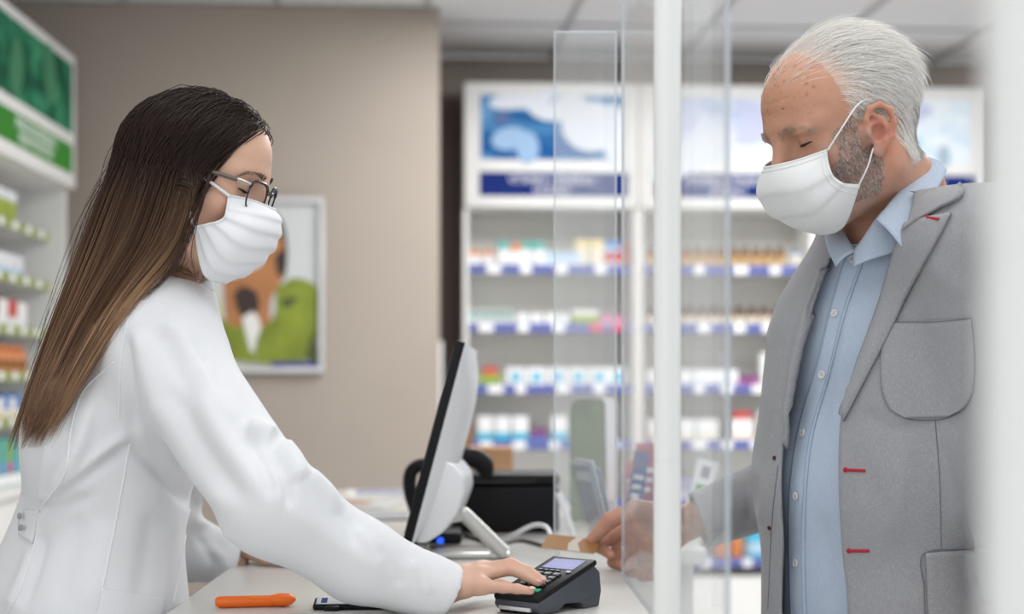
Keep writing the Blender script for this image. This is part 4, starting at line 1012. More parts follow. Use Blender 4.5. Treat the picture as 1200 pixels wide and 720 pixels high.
def ray_local(M, px, py, y):
    """head-local point that shows at a picture position, on the local plane y"""
    I = M.inverted(); o = I @ CAM; d = (I @ P(px, py, 1.0)) - o
    return o + d * ((y - o.y) / d.y)
def mask_grid(M, rows, nv=34, nu=48, pleats=(), side=-1, puff=0.0):
    """pleated face mask. rows: for each height (side, mid, centre) = ((px,py,|y|), (px,py,|y|), (px,py)); mirrored to the far side"""
    ctrl = []
    for r in rows:
        s, m, c = ray_local(M, r[0][0], r[0][1], side * r[0][2]), ray_local(M, r[1][0], r[1][1], side * r[1][2]), ray_local(M, r[2][0], r[2][1], 0.0)
        mm, sm = m.copy(), s.copy(); mm.y *= -1; sm.y *= -1
        ctrl.append(spline([s, m, c, mm, sm], nu))
    ctrl = np.array(ctrl); g = np.zeros((nv, nu, 3))
    for j in range(nu): g[:, j] = spline(ctrl[:, j], nv)
    du = np.gradient(g, axis=1); dv = np.gradient(g, axis=0); n = np.cross(dv, du); n /= np.maximum(np.linalg.norm(n, axis=2, keepdims=True), 1e-9)
    if (n[nv // 2, nu // 2] @ np.array([1, 0, 0])) < 0: n = -n
    v = np.linspace(0, 1, nv)[:, None]; u = np.linspace(-1, 1, nu)[None, :]
    off = puff * (1 - u ** 4) * np.sin(np.pi * v)
    for c, w, a, wob in pleats:
        ph = (v - c - wob * (u * u)) / w
        off = off + a * np.where(ph < 0, np.exp(-(ph * .9) ** 2), np.exp(-(ph * 2.6) ** 2)) * (1 - .25 * u ** 2)
    g = g + n * off[..., None]
    return sheet_solid(g - n * .0007, g + n * .0007), g, n
# ------------------------------------------------------------------ the pharmacist
woman = thing('person', 'dark haired pharmacist in white lab coat, face mask and glasses, pressing the card terminal', 'person', (-.50, 2.16, 0))
WI = Matrix.Translation((.50, -2.16, 0))
COATM = weave('white_coat_cotton', (.74, .75, .775), (.78, .79, .815), 1400, .8, .06, .15, .03)
HW = frame_M(P(225, 223, 2.07), -9, 16, 0, .975)
wf = Vector((.90, .43, 0)).normalized(); wr = Vector((wf.y, -wf.x, 0))          # facing, her right
upv = Vector((0, 0, 1))
def Wst(sx, sy, sz, lean=None):
    """stretched space aligned with the torso: facing / right / up, each divided by its stretch"""
    R = np.array([tuple(wf), tuple(wr), (0, 0, 1)]); return np.diag([1 / sx, 1 / sy, 1 / sz]) @ R
S = Sculpt()
nb_w = P(196, 325, 2.13); nbl = HW.inverted() @ nb_w
head_shape(S, (-.022, 0, -.045), nbl, .050, .056)
ear_shape(S, -1, -.006, .002, .72)
ear_shape(S, 1, -.006, .002, .72)
hv, hq = S.extract((-.16, -.10, -.24), (.13, .10, .15), .0019, 1)
hl = hv.copy()
hv = tf(HW, hv)
# skin colour: base, warmer cheek, lips
def skin_cols(loc, base, warm, lips):
    c = np.tile(np.array(base), (len(loc), 1))
    def blend(center, rad, col, amt):
        d = np.linalg.norm((loc - np.array(center)) / np.array(rad), axis=1); w = amt * np.exp(-d ** 2)[:, None]
        c[:] = c * (1 - w) + np.array(col) * w
    for y in (-1, 1): blend((.06, .05 * y, -.02), (.03, .03, .025), warm, .5); blend((0, .08 * y, 0), (.03, .02, .04), warm, .6)
    blend((.112, 0, -.01), (.015, .015, .015), warm, .4); blend((.10, 0, -.052), (.012, .022, .009), lips, .8)
    return c, blend
wc, _ = skin_cols(hl, (.66, .41, .30), (.66, .33, .24), (.50, .16, .14))

# arms, hands and a slim torso under the coat
shR, elR, wrR = P(188, 402, 2.06), P(318, 592, 1.92), P(520, 690, 2.00)
shL, elL, wrL = P(198, 400, 2.32), P(196, 640, 2.52), P(276, 658, 2.53)
chest, waist, hip = P(165, 430, 2.18), P(128, 600, 2.16), P(104, 715, 2.15)
S = Sculpt(); ST = Wst(1, 1.45, 1)
S.rc(nb_w - Vector((0, 0, .05)), chest, .05, .088, .03, S=ST); S.rc(chest, waist, .088, .076, .03, S=ST); S.rc(waist, hip, .076, .098, .03, S=ST)
S.rc(nb_w, nb_w - Vector((0, 0, .04)), .054, .06, .03)
S.chain([nb_w - Vector((0, 0, .06)), shR, elR], [.045, .046, .034], .03); S.rc(elR, wrR, .034, .024, .01)
S.chain([nb_w - Vector((0, 0, .06)), shL, elL], [.045, .046, .034], .03); S.rc(elL, wrL, .034, .024, .01)
bv, bq = S.extract((-.95, 1.7, .80), (.10, 2.8, 1.58), .008, 1)
def hand(S, wrist, wdir, palm, fingers, thumb, r=1.0, wr_r=(.024, .021)):
    """palm: list of knuckle points; fingers: list of chains (knuckle, middle joint, end joint, tip); thumb chain"""
    S.rc(wdir, wrist, wr_r[0], wr_r[1], .004)
    for k in palm: S.rc(wrist, k, .0175 * r, .0115 * r, .012)
    for a, b in zip(palm[:-1], palm[1:]): S.rc(a, b, .0112 * r, .0108 * r, .008)
    for a, b in zip(palm[:-1], palm[1:]): S.rc(Vector(wrist).lerp(Vector(a), .5), Vector(wrist).lerp(Vector(b), .5), .0145 * r, .0140 * r, .012)
    for f, s in fingers: S.chain(f, [.0100 * r * s, .0088 * r * s, .0078 * r * s, .0062 * r * s], .0035, k0=.007)
    S.chain(thumb, [.0145 * r, .0125 * r, .0105 * r, .0082 * r][-len(thumb):], .005, k0=.012)
def face_z(p):
    """height of the card terminal's sloping face under a point"""
    q = TM.inverted() @ Vector(p); return ZT + (fz(q.x) + .0066) * TSC
def onkeys(px, py, d, lift=.0065): p = P(px, py, d); return p
wrh = P(524, 687, 2.00)
pR = [P(566, 668, 2.052), P(561, 671, 2.030), P(561, 676, 2.010), P(565, 687, 1.982)]
fR = [([pR[0], P(597, 663, 2.062), P(617, 670, 2.058), P(631, 679, 2.050)], .95),
      ([pR[1], P(600, 663, 2.040), P(620, 671, 2.030), P(635, 680.5, 2.018)], 1.0),
      ([pR[2], P(598, 667.5, 2.018), P(616, 675, 2.010), P(630, 683, 2.000)], .95),
      ([pR[3], P(590, 689, 1.980), P(606, 690.5, 1.974), P(622, 693, 1.968)], .86)]
def on_face(px, py, lift):
    """where the line of sight through a picture point meets the keypad, raised by lift"""
    o = TM @ Vector((0, 0, fz(0) + .0066)); n = (TM.to_3x3() @ Vector((-math.sin(SL), 0, math.cos(SL)))).normalized(); o = o + n * lift
    d = P(px, py, 1.0) - CAM; return CAM + d * ((o - CAM).dot(n) / d.dot(n))
for k, (ch, s) in enumerate(fR):                       # rest every fingertip on the keys
    def qx(p): return CX + F * p.x / p.y, CY - F * (p.z - CZ) / p.y
    old = ch[-1].y; ch[-1] = on_face(*qx(ch[-1]), .0052); dd = ch[-1].y - old
    for q, w_ in ((2, 1.0), (1, .9), (0, .5)):
        px, py = qx(ch[q]); ch[q] = P(px, py, ch[q].y + dd * w_)
        if q: h_ = face_z(ch[q]) + .0085; ch[q].z = max(ch[q].z, h_)
    pR[k] = ch[0]
print('FINGERS', [[tuple(round(c, 3) for c in p) for p in ch] for ch, s in fR])
S = Sculpt()
hand(S, wrh, P(502, 683, 2.0), pR, fR, [P(538, 690, 2.04), P(560, 688, 2.078), P(585, 687, 2.090), P(604, 690, 2.082)], .93, (.022, .0205))
gv, gq = S.extract((-.09, 1.92, 1.0), (.12, 2.14, 1.12), .0014, 1)
# resting hand
S = Sculpt(); zr = ZT + .011
wl = P(282, 657, 2.53); wl.z = ZT + .034
def Q(x, y, z): return Vector((wl.x + x, wl.y + y, z))
pL = [Q(.070, .000, zr + .012), Q(.075, .022, zr + .012), Q(.072, .044, zr + .010), Q(.064, .062, zr + .006)]
fL = [([pL[i], pL[i] + Vector((.036, .002 * i, .003 if i < 3 else .0)), pL[i] + Vector((.056, .004 * i, -.006)), Vector((pL[i].x + .072 - (.012 if i == 3 else 0), pL[i].y + .006 * i, zr))], 1 - .05 * abs(i - 1)) for i in range(4)]
hand(S, wl, P(258, 650, 2.53), pL, fL, [Q(.022, -.014, zr + .010), Q(.048, -.034, zr + .004), Q(.070, -.044, zr + .002), Q(.090, -.048, zr)], .95, (.026, .022))
lv, lq = S.extract((-.50, 2.40, 1.0), (-.18, 2.68, 1.09), .0018, 1)
hc = lambda v: np.tile(np.array((.66, .41, .31)), (len(v), 1))
def tips(v, pts, col, rad, base):
    for p in pts:
        w = (.6 * np.exp(-(np.linalg.norm(v - np.array(tuple(p)), axis=1) / rad) ** 2))[:, None]; base[:] = base * (1 - w) + np.array(col) * w
    return base
gc = tips(gv, [f[0][k] for f in fR for k in (1, 3)], (.68, .33, .25), .009, hc(gv)); lc = tips(lv, [f[0][k] for f in fL for k in (1, 3)], (.64, .33, .26), .01, hc(lv))
A = np.array(WI)[:3, 3]
wb_o = smesh('body', [(hv + A, hq), (bv + A, bq), (gv + A, gq), (lv + A, lq)], SKINW, woman, [wc, hc(bv), gc, lc])
# fingernails
NAIL = mat('fingernail', (.68, .42, .36), .25)
def nail(ch, up, name_parent, r=.0045, loff=A):
    t, p = Vector(ch[-1]), Vector(ch[-2]); ax = (t - p).normalized(); up = (Vector(up) - ax * ax.dot(Vector(up))).normalized(); sd = ax.cross(up)
    M = Matrix((ax, sd, up)).transposed().to_4x4(); M.translation = t + up * .0042 + ax * .001
    bm = bmesh.new(); bmesh.ops.create_uvsphere(bm, u_segments=10, v_segments=6, radius=1)
    for v in bm.verts: v.co = Vector((v.co.x * .0052, v.co.y * r, v.co.z * .0016))
    b = MB(); b.bm(bm, NAIL, Matrix.Translation(Vector(loff)) @ M, True); return b.build('fingernail', name_parent)
for ch, s in fR: nail(ch, (-.15, -.25, 1), wb_o)

HEADS = Sculpt(); head_shape(HEADS, (-.022, 0, -.045), nbl, .050, .056)
def snap(fld, q, it=6):
    for _ in range(it):
        f = fld.at(q); e = .002
        g = np.stack([fld.at(q + np.eye(3)[i] * e) - fld.at(q - np.eye(3)[i] * e) for i in range(3)], 1); g /= np.maximum(np.linalg.norm(g, axis=1, keepdims=True), 1e-9)
        q = q - g * f[:, None]
    return q
# eyes: lash line, lashes, brow
LASH = mat('dark_lash', (.012, .008, .007), .5); BROWM = mat('dark_brow_hair', (.045, .024, .016), .6)
def eye_bits(M, side, parent, AA, fld, brow_mat, brow_n, lash=True, brow_r=.00035, sag=0.0, brow_z=0.0, inner=0.0, seed=3, thick=1.0):
    c = Vector((.0725, .0315 * side, .0225)); TW = Matrix.Translation(Vector(AA)) @ M
    bm = bmesh.new(); bmesh.ops.create_uvsphere(bm, u_segments=20, v_segments=14, radius=.0122); b = MB(); b.bm(bm, mat('eye_white', (.62, .56, .53), .15), TW @ Matrix.Translation(c), True); b.build('eye', parent)
    pts = []
    for k in range(11):
        a = math.radians(-50 + 112 * k / 10) * 1.0
        x = c.x + .0136 * math.cos(a); y = c.y + .0142 * math.sin(a) * side
        pts.append((x, y, .0160 - .0018 * math.cos(a * 1.6) + .0010 * (k / 10)))
    pts = [tuple(p) for p in snap(fld, np.array(pts)) + np.array([.0004, .0003 * side, 0])]
    b = MB(); b.tube([TW @ Vector(p) for p in pts], [.0006 + .0012 * math.sin(math.pi * min(1, (k + 1) / 11)) for k in range(11)], LASH, 6); b.build('lash_line', parent)
    rr = random.Random(seed)
    if lash:
        cv = []
        for k in range(46):
            t = k / 45; i = min(int(t * 10), 9); p = Vector(pts[i]).lerp(Vector(pts[i + 1]), t * 10 - i)
            o = (p - c).normalized(); o.z = 0
            L_ = .0050 + .0022 * t + rr.random() * .001
            cv.append([tuple(TW @ (p + o * (L_ * s_) + Vector((0, side * .25 * L_ * s_ * t, -.25 * L_ * s_ + .35 * L_ * s_ * s_)))) for s_ in np.linspace(0, 1, 5)])
        strands('eyelashes', np.array(cv), .00016, LASH, parent)
    cv = []
    for k in range(brow_n):
        t = rr.random(); base = Vector(spline([(.0955, .010 * side, .0395 + brow_z), (.0925, .024 * side, .0435 + brow_z), (.0815, .040 * side, .0425 + brow_z), (.0690, .050 * side, .0365 + brow_z)], 40)[int(t * 39)])
        w = .0040 * thick * (1 - .7 * t); base += Vector((.0, 0, (rr.random() - .5) * 2 * w)); base = Vector(snap(fld, np.array([tuple(base)]))[0]) + Vector((.0007, .0004 * side, 0)); base.z -= inner * (1 - t)
        dr = Vector((-.35 * t, side * (.4 + .6 * t), .55 - .9 * t)).normalized(); L_ = .006 * (.7 + .6 * rr.random()) * thick
        cv.append([tuple(TW @ (base + dr * L_ * s_ + Vector((.0022 * math.sin(s_ * 2.2), 0, -sag * s_ * s_)))) for s_ in np.linspace(0, 1, 4)])
    strands('eyebrow', np.array(cv), brow_r, brow_mat, parent)
for sd in (-1, 1): eye_bits(HW, sd, wb_o, A, HEADS, BROWM, 130, brow_r=.00030, thick=.72)

# face mask
MASKW = mat('white_pleated_mask', (.84, .85, .88), .75, .03, 20, .10, 900, spec=.2)
rows = [((268, 229, .058), (297, 236, .036), (321, 246)), ((266, 243, .062), (297, 251, .044), (324, 258)), ((262, 256, .064), (292, 270, .049), (320, 276)),
        ((246, 262, .064), (276, 290, .052), (310, 293)), ((234, 265, .063), (256, 308, .048), (294, 313)), ((227, 267, .060), (238, 321, .044), (262, 332))]
(mv, mq), mg_, mn_ = mask_grid(HW, rows, 60, 60, [(.20, .10, .0030, .02), (.36, .10, .0046, .0), (.53, .10, .0054, .0), (.70, .10, .0050, .0), (.86, .08, .0036, .0)], -1, .0035)
mk = smesh('face_mask', [(tf(HW, mv) + A, mq)], MASKW, woman)
ELAS = mat('white_elastic', (.80, .80, .81), .7)
def strap(pts, r, parent, M=HW, AA=A, n=20, flatk=2.2):
    b = MB(); b.tube([Vector(p) + Vector(AA) for p in spline(pts, n)], r, ELAS, 8); return b.build('ear_loop', parent)
def WL(x, y, z): return HW @ Vector((x, y, z))
strap([HW @ ray_local(HW, 269, 230, -.0605), HW @ ray_local(HW, 250, 216, -.0700), HW @ ray_local(HW, 236, 207, -.0770), HW @ ray_local(HW, 230, 203.5, -.0740)], .0022, mk)
strap([HW @ ray_local(HW, 228, 267, -.0625), HW @ ray_local(HW, 223, 255, -.0690), HW @ ray_local(HW, 221, 246, -.0720), WL(-.004, -.058, -.016)], .0022, mk)
b = MB(); g = tf(HW, mg_ + mn_ * .0012) + A
b.tube([Vector(p) for p in g[:, 0]], .0016, MASKW, 6); b.build('side_binding', mk)
b = MB(); b.tube([Vector(p) for p in g[0, :]], .0012, MASKW, 6); b.build('top_hem', mk)

# glasses
GF = mat('tortoise_dark_frame', (.018, .014, .016), .22); GT = mat('olive_temple', (.12, .095, .07), .3); LENS = pane_mat('glasses_lens', (.97, .96, .98), 1.12)
gl = thing('eyeglasses', None, None)
gl.parent = woman
def GP(x, y, z): return HW @ Vector((x, y, z)) + Vector(A)
def rim(side):
    pts = []
    for k in range(33):
        a = 2 * math.pi * k / 32; ca, sa = math.cos(a), math.sin(a)
        u = .0245 * math.copysign(abs(ca) ** .62, ca); w = .0200 * math.copysign(abs(sa) ** .66, sa) - (.0 if sa > 0 else 0)
        y = side * (.0335 + u); x = .1010 - .22 * max(0, .0335 + u - .010) * .9 - .10 * (w + .02) * -1 * .5
        pts.append((x + .0060, y, .0138 + w))
    return pts
for sd in (-1, 1):
    pts = rim(sd); b = MB(); b.tube([GP(*p) for p in pts], [.0012 if p[2] < .022 else .0021 for p in pts], GF, 8, caps=False); b.build('rim', gl)
    c = tuple(np.mean(pts[:-1], axis=0)); b = MB(); b.add([GP(*p) for p in pts[:-1]] + [GP(*c)], [[i, (i + 1) % 32, 32] for i in range(32)], LENS, True); b.build('lens', gl)
    b = MB(); b.tube([GP(.0975, sd * .0560, .026), GP(.089, sd * .0665, .0275), GP(.083, sd * .0700, .0275)], [.0030, .0030, .0028], mat('hinge_metal', (.45, .42, .38), .3, metal=.8), 8); b.build('hinge', gl)
    pts2 = spline([(.084, sd * .0702, .0275), (.045, sd * .0735, .0285), (.010, sd * .0765, .0285), (-.012, sd * .0775, .022), (-.024, sd * .0765, .004)], 22)
    b = MB(); b.tube([GP(*p) for p in pts2], .0030, GT, 8); b.build('temple', gl)
b = MB(); b.tube([GP(*p) for p in spline([(.1080, -.0100, .020), (.1115, -.005, .0235), (.1120, 0, .0240), (.1115, .005, .0235), (.1080, .0100, .020)], 12)], .0019, GF, 8); b.build('bridge', gl)
# ------------------------------------------------------------------ lab coat
S = Sculpt(); ST = Wst(1, 1.42, 1)
lean = lambda p, df=0, dr=0, dz=0: Vector(p) + wf * df + wr * dr + upv * dz
S.rc(P(186, 356, 2.14), chest, .056, .112, .05, S=ST)
S.rc(chest, waist, .112, .090, .05, S=ST)
S.rc(waist, hip, .090, .124, .06, S=ST)
S.rc(hip, hip + Vector((-.02, 0, -.34)), .124, .140, .05, S=ST)
S.chain([P(196, 356, 2.12), shR, elR], [.054, .068, .060], .05)
S.rc(elR, P(420, 657, 1.965), .060, .052, .03); S.rc(P(420, 657, 1.965), P(500, 688, 1.995), .052, .042, .02); S.rc(P(500, 688, 1.995), P(529, 695, 2.0), .042, .0385, .01)
S.chain([P(190, 356, 2.16), shL, elL], [.050, .060, .054], .05)
S.rc(P(66, 618, 2.15), P(42, 730, 2.15), .050, .070, .05)
S.rc(elL, wrL, .056, .040, .03)
# belly and blouse of cloth above the tied waist, waist pinch at the back
S.el(P(100, 520, 2.12), (.085, .12, .11), .05)
# cut the cuffs open
def cut_end(S, p, axis, R, k=.003):
    p, axis = np.array(tuple(p), np.float32), np.array(tuple(axis), np.float32); axis /= np.linalg.norm(axis)
    f = lambda X, Y, Z: np.maximum(-((X - p[0]) * axis[0] + (Y - p[1]) * axis[1] + (Z - p[2]) * axis[2]), np.sqrt((X - p[0]) ** 2 + (Y - p[1]) ** 2 + (Z - p[2]) ** 2) - R)
    S.fn(f, p - R, p + R, k, '-')
axR = (wrR - elR).normalized(); cR = P(526.5, 693, 2.0)
cut_end(S, cR, axR, .07); S.rc(cR - axR * .035, cR + axR * .03, .0265, .0285, .003, '-')
axL = (wrL - elL).normalized(); cL = P(281, 659, 2.53)
cut_end(S, cL, axL, .07); S.rc(cL - axL * .035, cL + axL * .03, .030, .033, .003, '-')
# neck opening
S.rc(nb_w + Vector((.005, 0, -.02)), HW @ Vector((-.010, 0, -.06)), .056, .052, .006, '-')
ctop = HW @ Vector((0, 0, -.09))
cv, cq = S.extract((-.90, 1.74, .58), (.06, 2.74, 1.52), .0042, 2)
FOLD = [([(236, 420), (258, 462), (280, 498)], .006, 9), ([(288, 500), (304, 506), (322, 514)], .015, 10), ([(286, 512), (312, 545), (322, 588)], -.007, 9), ([(326, 520), (343, 540), (352, 566)], .013, 10),
        ([(320, 530), (336, 562), (338, 598)], -.008, 8), ([(356, 552), (382, 576), (398, 604)], .009, 9), ([(384, 586), (408, 612), (420, 640)], -.006, 8), ([(300, 520), (322, 556), (330, 600)], .006, 7),
        ([(225, 440), (268, 520), (318, 588)], .006, 14), ([(200, 452), (236, 522), (286, 590)], -.007, 13), ([(182, 470), (220, 545), (272, 604)], .006, 12), ([(170, 500), (200, 560), (246, 606)], -.005, 9),
        ([(146, 385), (152, 450), (158, 515)], -.008, 8), ([(160, 385), (172, 440), (192, 500)], .007, 12), ([(184, 380), (206, 430), (240, 480)], -.005, 14),
        ([(152, 520), (190, 556), (226, 594)], -.009, 8), ([(150, 522), (112, 548), (56, 594)], -.011, 7), ([(152, 508), (118, 536), (66, 586)], .009, 8), ([(108, 470), (90, 530), (52, 590)], .007, 9),
        ([(84, 480), (72, 540), (50, 592)], -.006, 6), ([(60, 500), (52, 560), (48, 594)], .005, 7), ([(46, 600), (70, 596), (110, 580)], -.007, 7), ([(40, 640), (26, 680), (8, 718)], .007, 8), ([(52, 625), (44, 660), (26, 715)], -.006, 7),
        ([(130, 610), (120, 660), (100, 715)], .004, 14), ([(180, 600), (172, 650), (160, 715)], -.005, 12), ([(205, 600), (200, 650), (190, 710)], .004, 10), ([(90, 600), (84, 650), (66, 715)], -.004, 12),
        ([(412, 618), (436, 640), (452, 664)], .006, 9), ([(440, 640), (460, 664), (470, 690)], -.005, 8), ([(478, 656), (496, 676), (502, 700)], .004, 7), ([(350, 600), (400, 640), (470, 680)], .003, 12),
        ([(230, 625), (248, 655), (252, 682)], -.006, 6), ([(226, 612), (250, 618), (270, 640)], .005, 7), ([(240, 640), (262, 655), (268, 680)], .004, 6),
        ([(190, 375), (215, 392), (236, 425)], .004, 12), ([(226, 395), (246, 425), (264, 470)], -.005, 8)]
cv = folds(cv, cq, FOLD)
coat_bvh = bvh_of(cv, cq)
coat = smesh('lab_coat', [(cv + A, cq)], COATM, woman)
SEAMM = mat('coat_seam_thread', (.84, .85, .87), .8)
coat.location = (0, 0, 0)
_bv = cv
def shift_build(o): 
    for v in o.data.vertices: v.co = v.co + Vector(A)
    return o
for pts in ([(150, 372), (142, 420), (140, 470), (139, 492)], [(133, 425), (98, 458), (84, 500), (76, 555), (50, 592)], [(47, 600), (40, 640), (24, 690), (8, 720)], [(152, 520), (138, 600), (120, 690)],
            [(222, 597), (214, 650), (203, 706)]):
    shift_build(seam(coat_bvh, pts, .0013, SEAMM, 'seam', coat, off=.0002, d0=2.1))
# stand collar
b = MB(); rings = []
ca = [P(216, 352, 2.13), P(219, 336, 2.12), P(223, 318, 2.115), P(225, 296, 2.11)]
nu = 40; hi_ = np.zeros((6, nu, 3)); lo_ = np.zeros((6, nu, 3))
neck_ax = (HW @ Vector((-.012, 0, -.05)) - nb_w).normalized()
cs_ = neck_ax.cross(Vector((0, 1, 0))).normalized(); cu_ = cs_.cross(neck_ax).normalized()
for i in range(6):
    t = i / 5
    for j in range(nu):
        a = math.radians(22) + (2 * math.pi - math.radians(44)) * j / (nu - 1)      # open at the throat
        fw = (wf - neck_ax * wf.dot(neck_ax)).normalized(); sd_ = neck_ax.cross(fw)
        h_ = .012 + .058 * t + (-.014 * (1 + math.cos(a)) / 2) * t
        rr_ = .062 - .004 * t + .004 * math.sin(3 * a) * t
        p = nb_w + neck_ax * (h_ - .035) + (fw * math.cos(a) * rr_ * 1.02 + sd_ * math.sin(a) * rr_ * .98) + fw * .006
        hi_[i, j] = p; lo_[i, j] = p - (fw * math.cos(a) + sd_ * math.sin(a)) * .003
cl = smesh('collar', [tuple(x if k else x + A for k, x in enumerate(sheet_solid(lo_, hi_)))], COATM, coat)
# half belt with buttons at the back of the waist, patch pocket
v, q = drape(coat_bvh, [(47, 598), (44, 618), (39, 638)], [(30, 597), (24, 612), (24, 628)], 10, 8, .0015, .002, 2.1)
hb = smesh('half_belt', [(v + A, q)], COATM, coat)
BTN = mat('pearl_button', (.35, .35, .35), .25)
for px, py in ((31, 605), (32, 620)):
    h_, no = hit(coat_bvh, px, py); b = MB(); b.lathe([(.0042, -.001), (.0046, .0012), (.0036, .0022), (.0014, .0018)], BTN, 12, Matrix.Translation(Vector(A) + h_ + no * .0095) @ no.to_track_quat('Z', 'Y').to_matrix().to_4x4()); b.build('button', coat)
v, q = drape(coat_bvh, [(118, 690), (116, 705), (112, 724)], [(193, 702), (192, 712), (188, 730)], 8, 18, .0016, .0016, 2.1)
pk = smesh('pocket', [(v + A, q)], COATM, coat)
# trousers and shoes below the coat
S = Sculpt(); hipw = hip
for sgn in (-1, 1):
    h0 = hip + wr * .085 * sgn + Vector((-.02, 0, -.05)); kn = Vector((h0.x + .02, h0.y, .50)); an = Vector((h0.x - .01, h0.y, .10))
    S.rc(h0, kn, .088, .060, .02); S.rc(kn, an, .060, .048, .02)
tv, tq = S.extract((-1.0, 1.85, .04), (-.3, 2.55, 1.05), .010, 1)
smesh('trousers', [(tv + A, tq)], weave('white_trouser_cotton', (.62, .62, .64), (.72, .72, .74)), woman)
for sgn in (-1, 1):
    h0 = hip + wr * .085 * sgn; S = Sculpt(); an = Vector((h0.x - .03, h0.y, .045))
    S.rc(an, an + wf * .14 + Vector((0, 0, -.012)), .042, .034, .01); S.rc(an, an + Vector((0, 0, .05)), .040, .044, .02)
    sv, sq = S.extract((an.x - .08, an.y - .1, .0), (an.x + .22, an.y + .16, .12), .006, 1); sv[:, 2] = np.maximum(sv[:, 2], .001)
    smesh('shoe', [(sv + A, sq)], mat('white_shoe_leather', (.7, .7, .7), .4), woman)
# ------------------------------------------------------------------ long straight hair
HAIRM = hairmat('brown_hair', .40, .30)
def push_out(fld, p, off, it=4):
    """move points out of a distance field to at least off"""
    sh = p.shape; q = p.reshape(-1, 3).copy(); o = np.broadcast_to(off, sh[:-1]).reshape(-1)
    for _ in range(it):
        f = fld.at(q); m = f < o
        if not m.any(): break
        e = .002; z = q[m]
        g = np.stack([fld.at(z + np.eye(3)[i] * e) - fld.at(z - np.eye(3)[i] * e) for i in range(3)], 1); g /= np.maximum(np.linalg.norm(g, axis=1, keepdims=True), 1e-9)
        q[m] = z + g * (o[m] - f[m])[:, None]
    return q.reshape(sh)
def scalp_roots(fld, n, inside, seed):
    """random points of the skull surface where inside(x, y, z) holds"""
    r = np.random.default_rng(seed); out = []
    while sum(len(o) for o in out) < n:
        d = r.normal(size=(n * 2, 3)); d /= np.linalg.norm(d, axis=1)[:, None]; q = np.array([-.005, 0, .045]) + d * .09
        q = snap(fld, q); q = q[inside(q[:, 0], q[:, 1], q[:, 2])]; out.append(q)
    return np.concatenate(out)[:n]
W_LINE = ([-.06, -.03, 0, .02, .045, .07, .088, .10, .14], [-.035, -.025, -.006, .014, .040, .060, .072, .080, .080])
def w_scalp(x, y, z): return (x < np.interp(z, *W_LINE)) & (z > -.030) & ~((y > .008) & (x > np.interp(z, *W_LINE) - .035))
NS = 6200
roots = scalp_roots(HEADS, NS, w_scalp, 11)
rg = np.random.default_rng(12)
A4 = np.array(HW); HWI = np.array(HW.inverted())
front = np.clip((roots[:, 0] - np.interp(roots[:, 2], *W_LINE)) / -.16, 0, 1)          # 0 at the hairline, 1 at the back
a = 1 - 2 * np.clip(front ** .8 + rg.normal(0, .10, NS), 0, 1)
b = np.clip(-roots[:, 1] / .070 + rg.normal(0, .15, NS), -1, 1)                          # +1 near side
a = np.clip(a + .25 * (roots[:, 2] < .02), -1, 1)
lay = rg.random(NS)
ST_ = [((128, 205), (243, 206), 2.065, .086), ((97, 288), (222, 280), 2.075, .082), ((70, 362), (158, 348), 2.09, .07), ((43, 436), (108, 422), 2.10, .055), ((27, 490), (74, 484), 2.11, .045)]
pts = [tf(HW, roots)]
def unproj(px, py, d): return np.stack([(px - CX) * d / F, d, CZ - (py - CY) * d / F], 1)
jit = rg.normal(0, 1, (NS, 2)); lenv = rg.gamma(2.0, 1.0, NS)
clump = np.round(a * 16) / 16
for i, (B_, Fr, dc, dd) in enumerate(ST_):
    aa = a + (clump - a) * (.15 + .16 * i); w = (aa + 1) / 2
    px = B_[0] + (Fr[0] - B_[0]) * w; py = B_[1] + (Fr[1] - B_[1]) * w
    L_ = np.minimum(lenv - 1.9, 4) * (0, 1, 2, 5, 9.5)[i]
    px = px + jit[:, 0] * (1, 1.6, 2, 2.2, 2.5)[i] - L_ * .45; py = py + jit[:, 1] * 1.5 + L_
    d = dc - b * dd * np.sqrt(np.clip(1 - .8 * aa * aa, .05, 1)) + (1 - lay) * .012
    if i >= 1:
        for s in range(NS):
            if b[s] > -.45 or i >= 2:
                h_ = coat_bvh.ray_cast(CAM, (P(px[s], py[s], 1.0) - CAM).normalized())[0]
                if h_ is not None and d[s] > h_.y - .005 - .014 * lay[s]: d[s] = h_.y - .005 - .016 * lay[s]
    pts.append(unproj(px, py, d))
K = 26
P_ = np.stack(pts, 1)
# a point half way over the skull
mid = (P_[:, 0] * .55 + P_[:, 1] * .45); P_ = np.concatenate([P_[:, :1], mid[:, None], P_[:, 1:]], 1)
loc = (P_ - A4[:3, 3]) @ HWI[:3, :3].T * 1.0
loc = np.einsum('ij,skj->ski', HWI[:3, :3], P_ - A4[:3, 3])
off = (.004 + .010 * lay)[:, None]
loc[:, 1:3] = push_out(HEADS, loc[:, 1:3], off)
def crv(ctrl, K):
    k = ctrl.shape[1]; q = np.concatenate([2 * ctrl[:, :1] - ctrl[:, 1:2], ctrl, 2 * ctrl[:, -1:] - ctrl[:, -2:-1]], 1)
    u = np.linspace(0, 1, K) ** .85 * (k - 1); i = np.minimum(u.astype(int), k - 2); t = (u - i)[None, :, None]
    A_, B_, C_, D_ = q[:, i], q[:, i + 1], q[:, i + 2], q[:, i + 3]
    return .5 * ((2 * B_) + (-A_ + C_) * t + (2 * A_ - 5 * B_ + 4 * C_ - D_) * t ** 2 + (-A_ + 3 * B_ - 3 * C_ + D_) * t ** 3)
C_ = crv(loc, K)
C_[:, 1:16] = push_out(HEADS, C_[:, 1:16], off, 3)
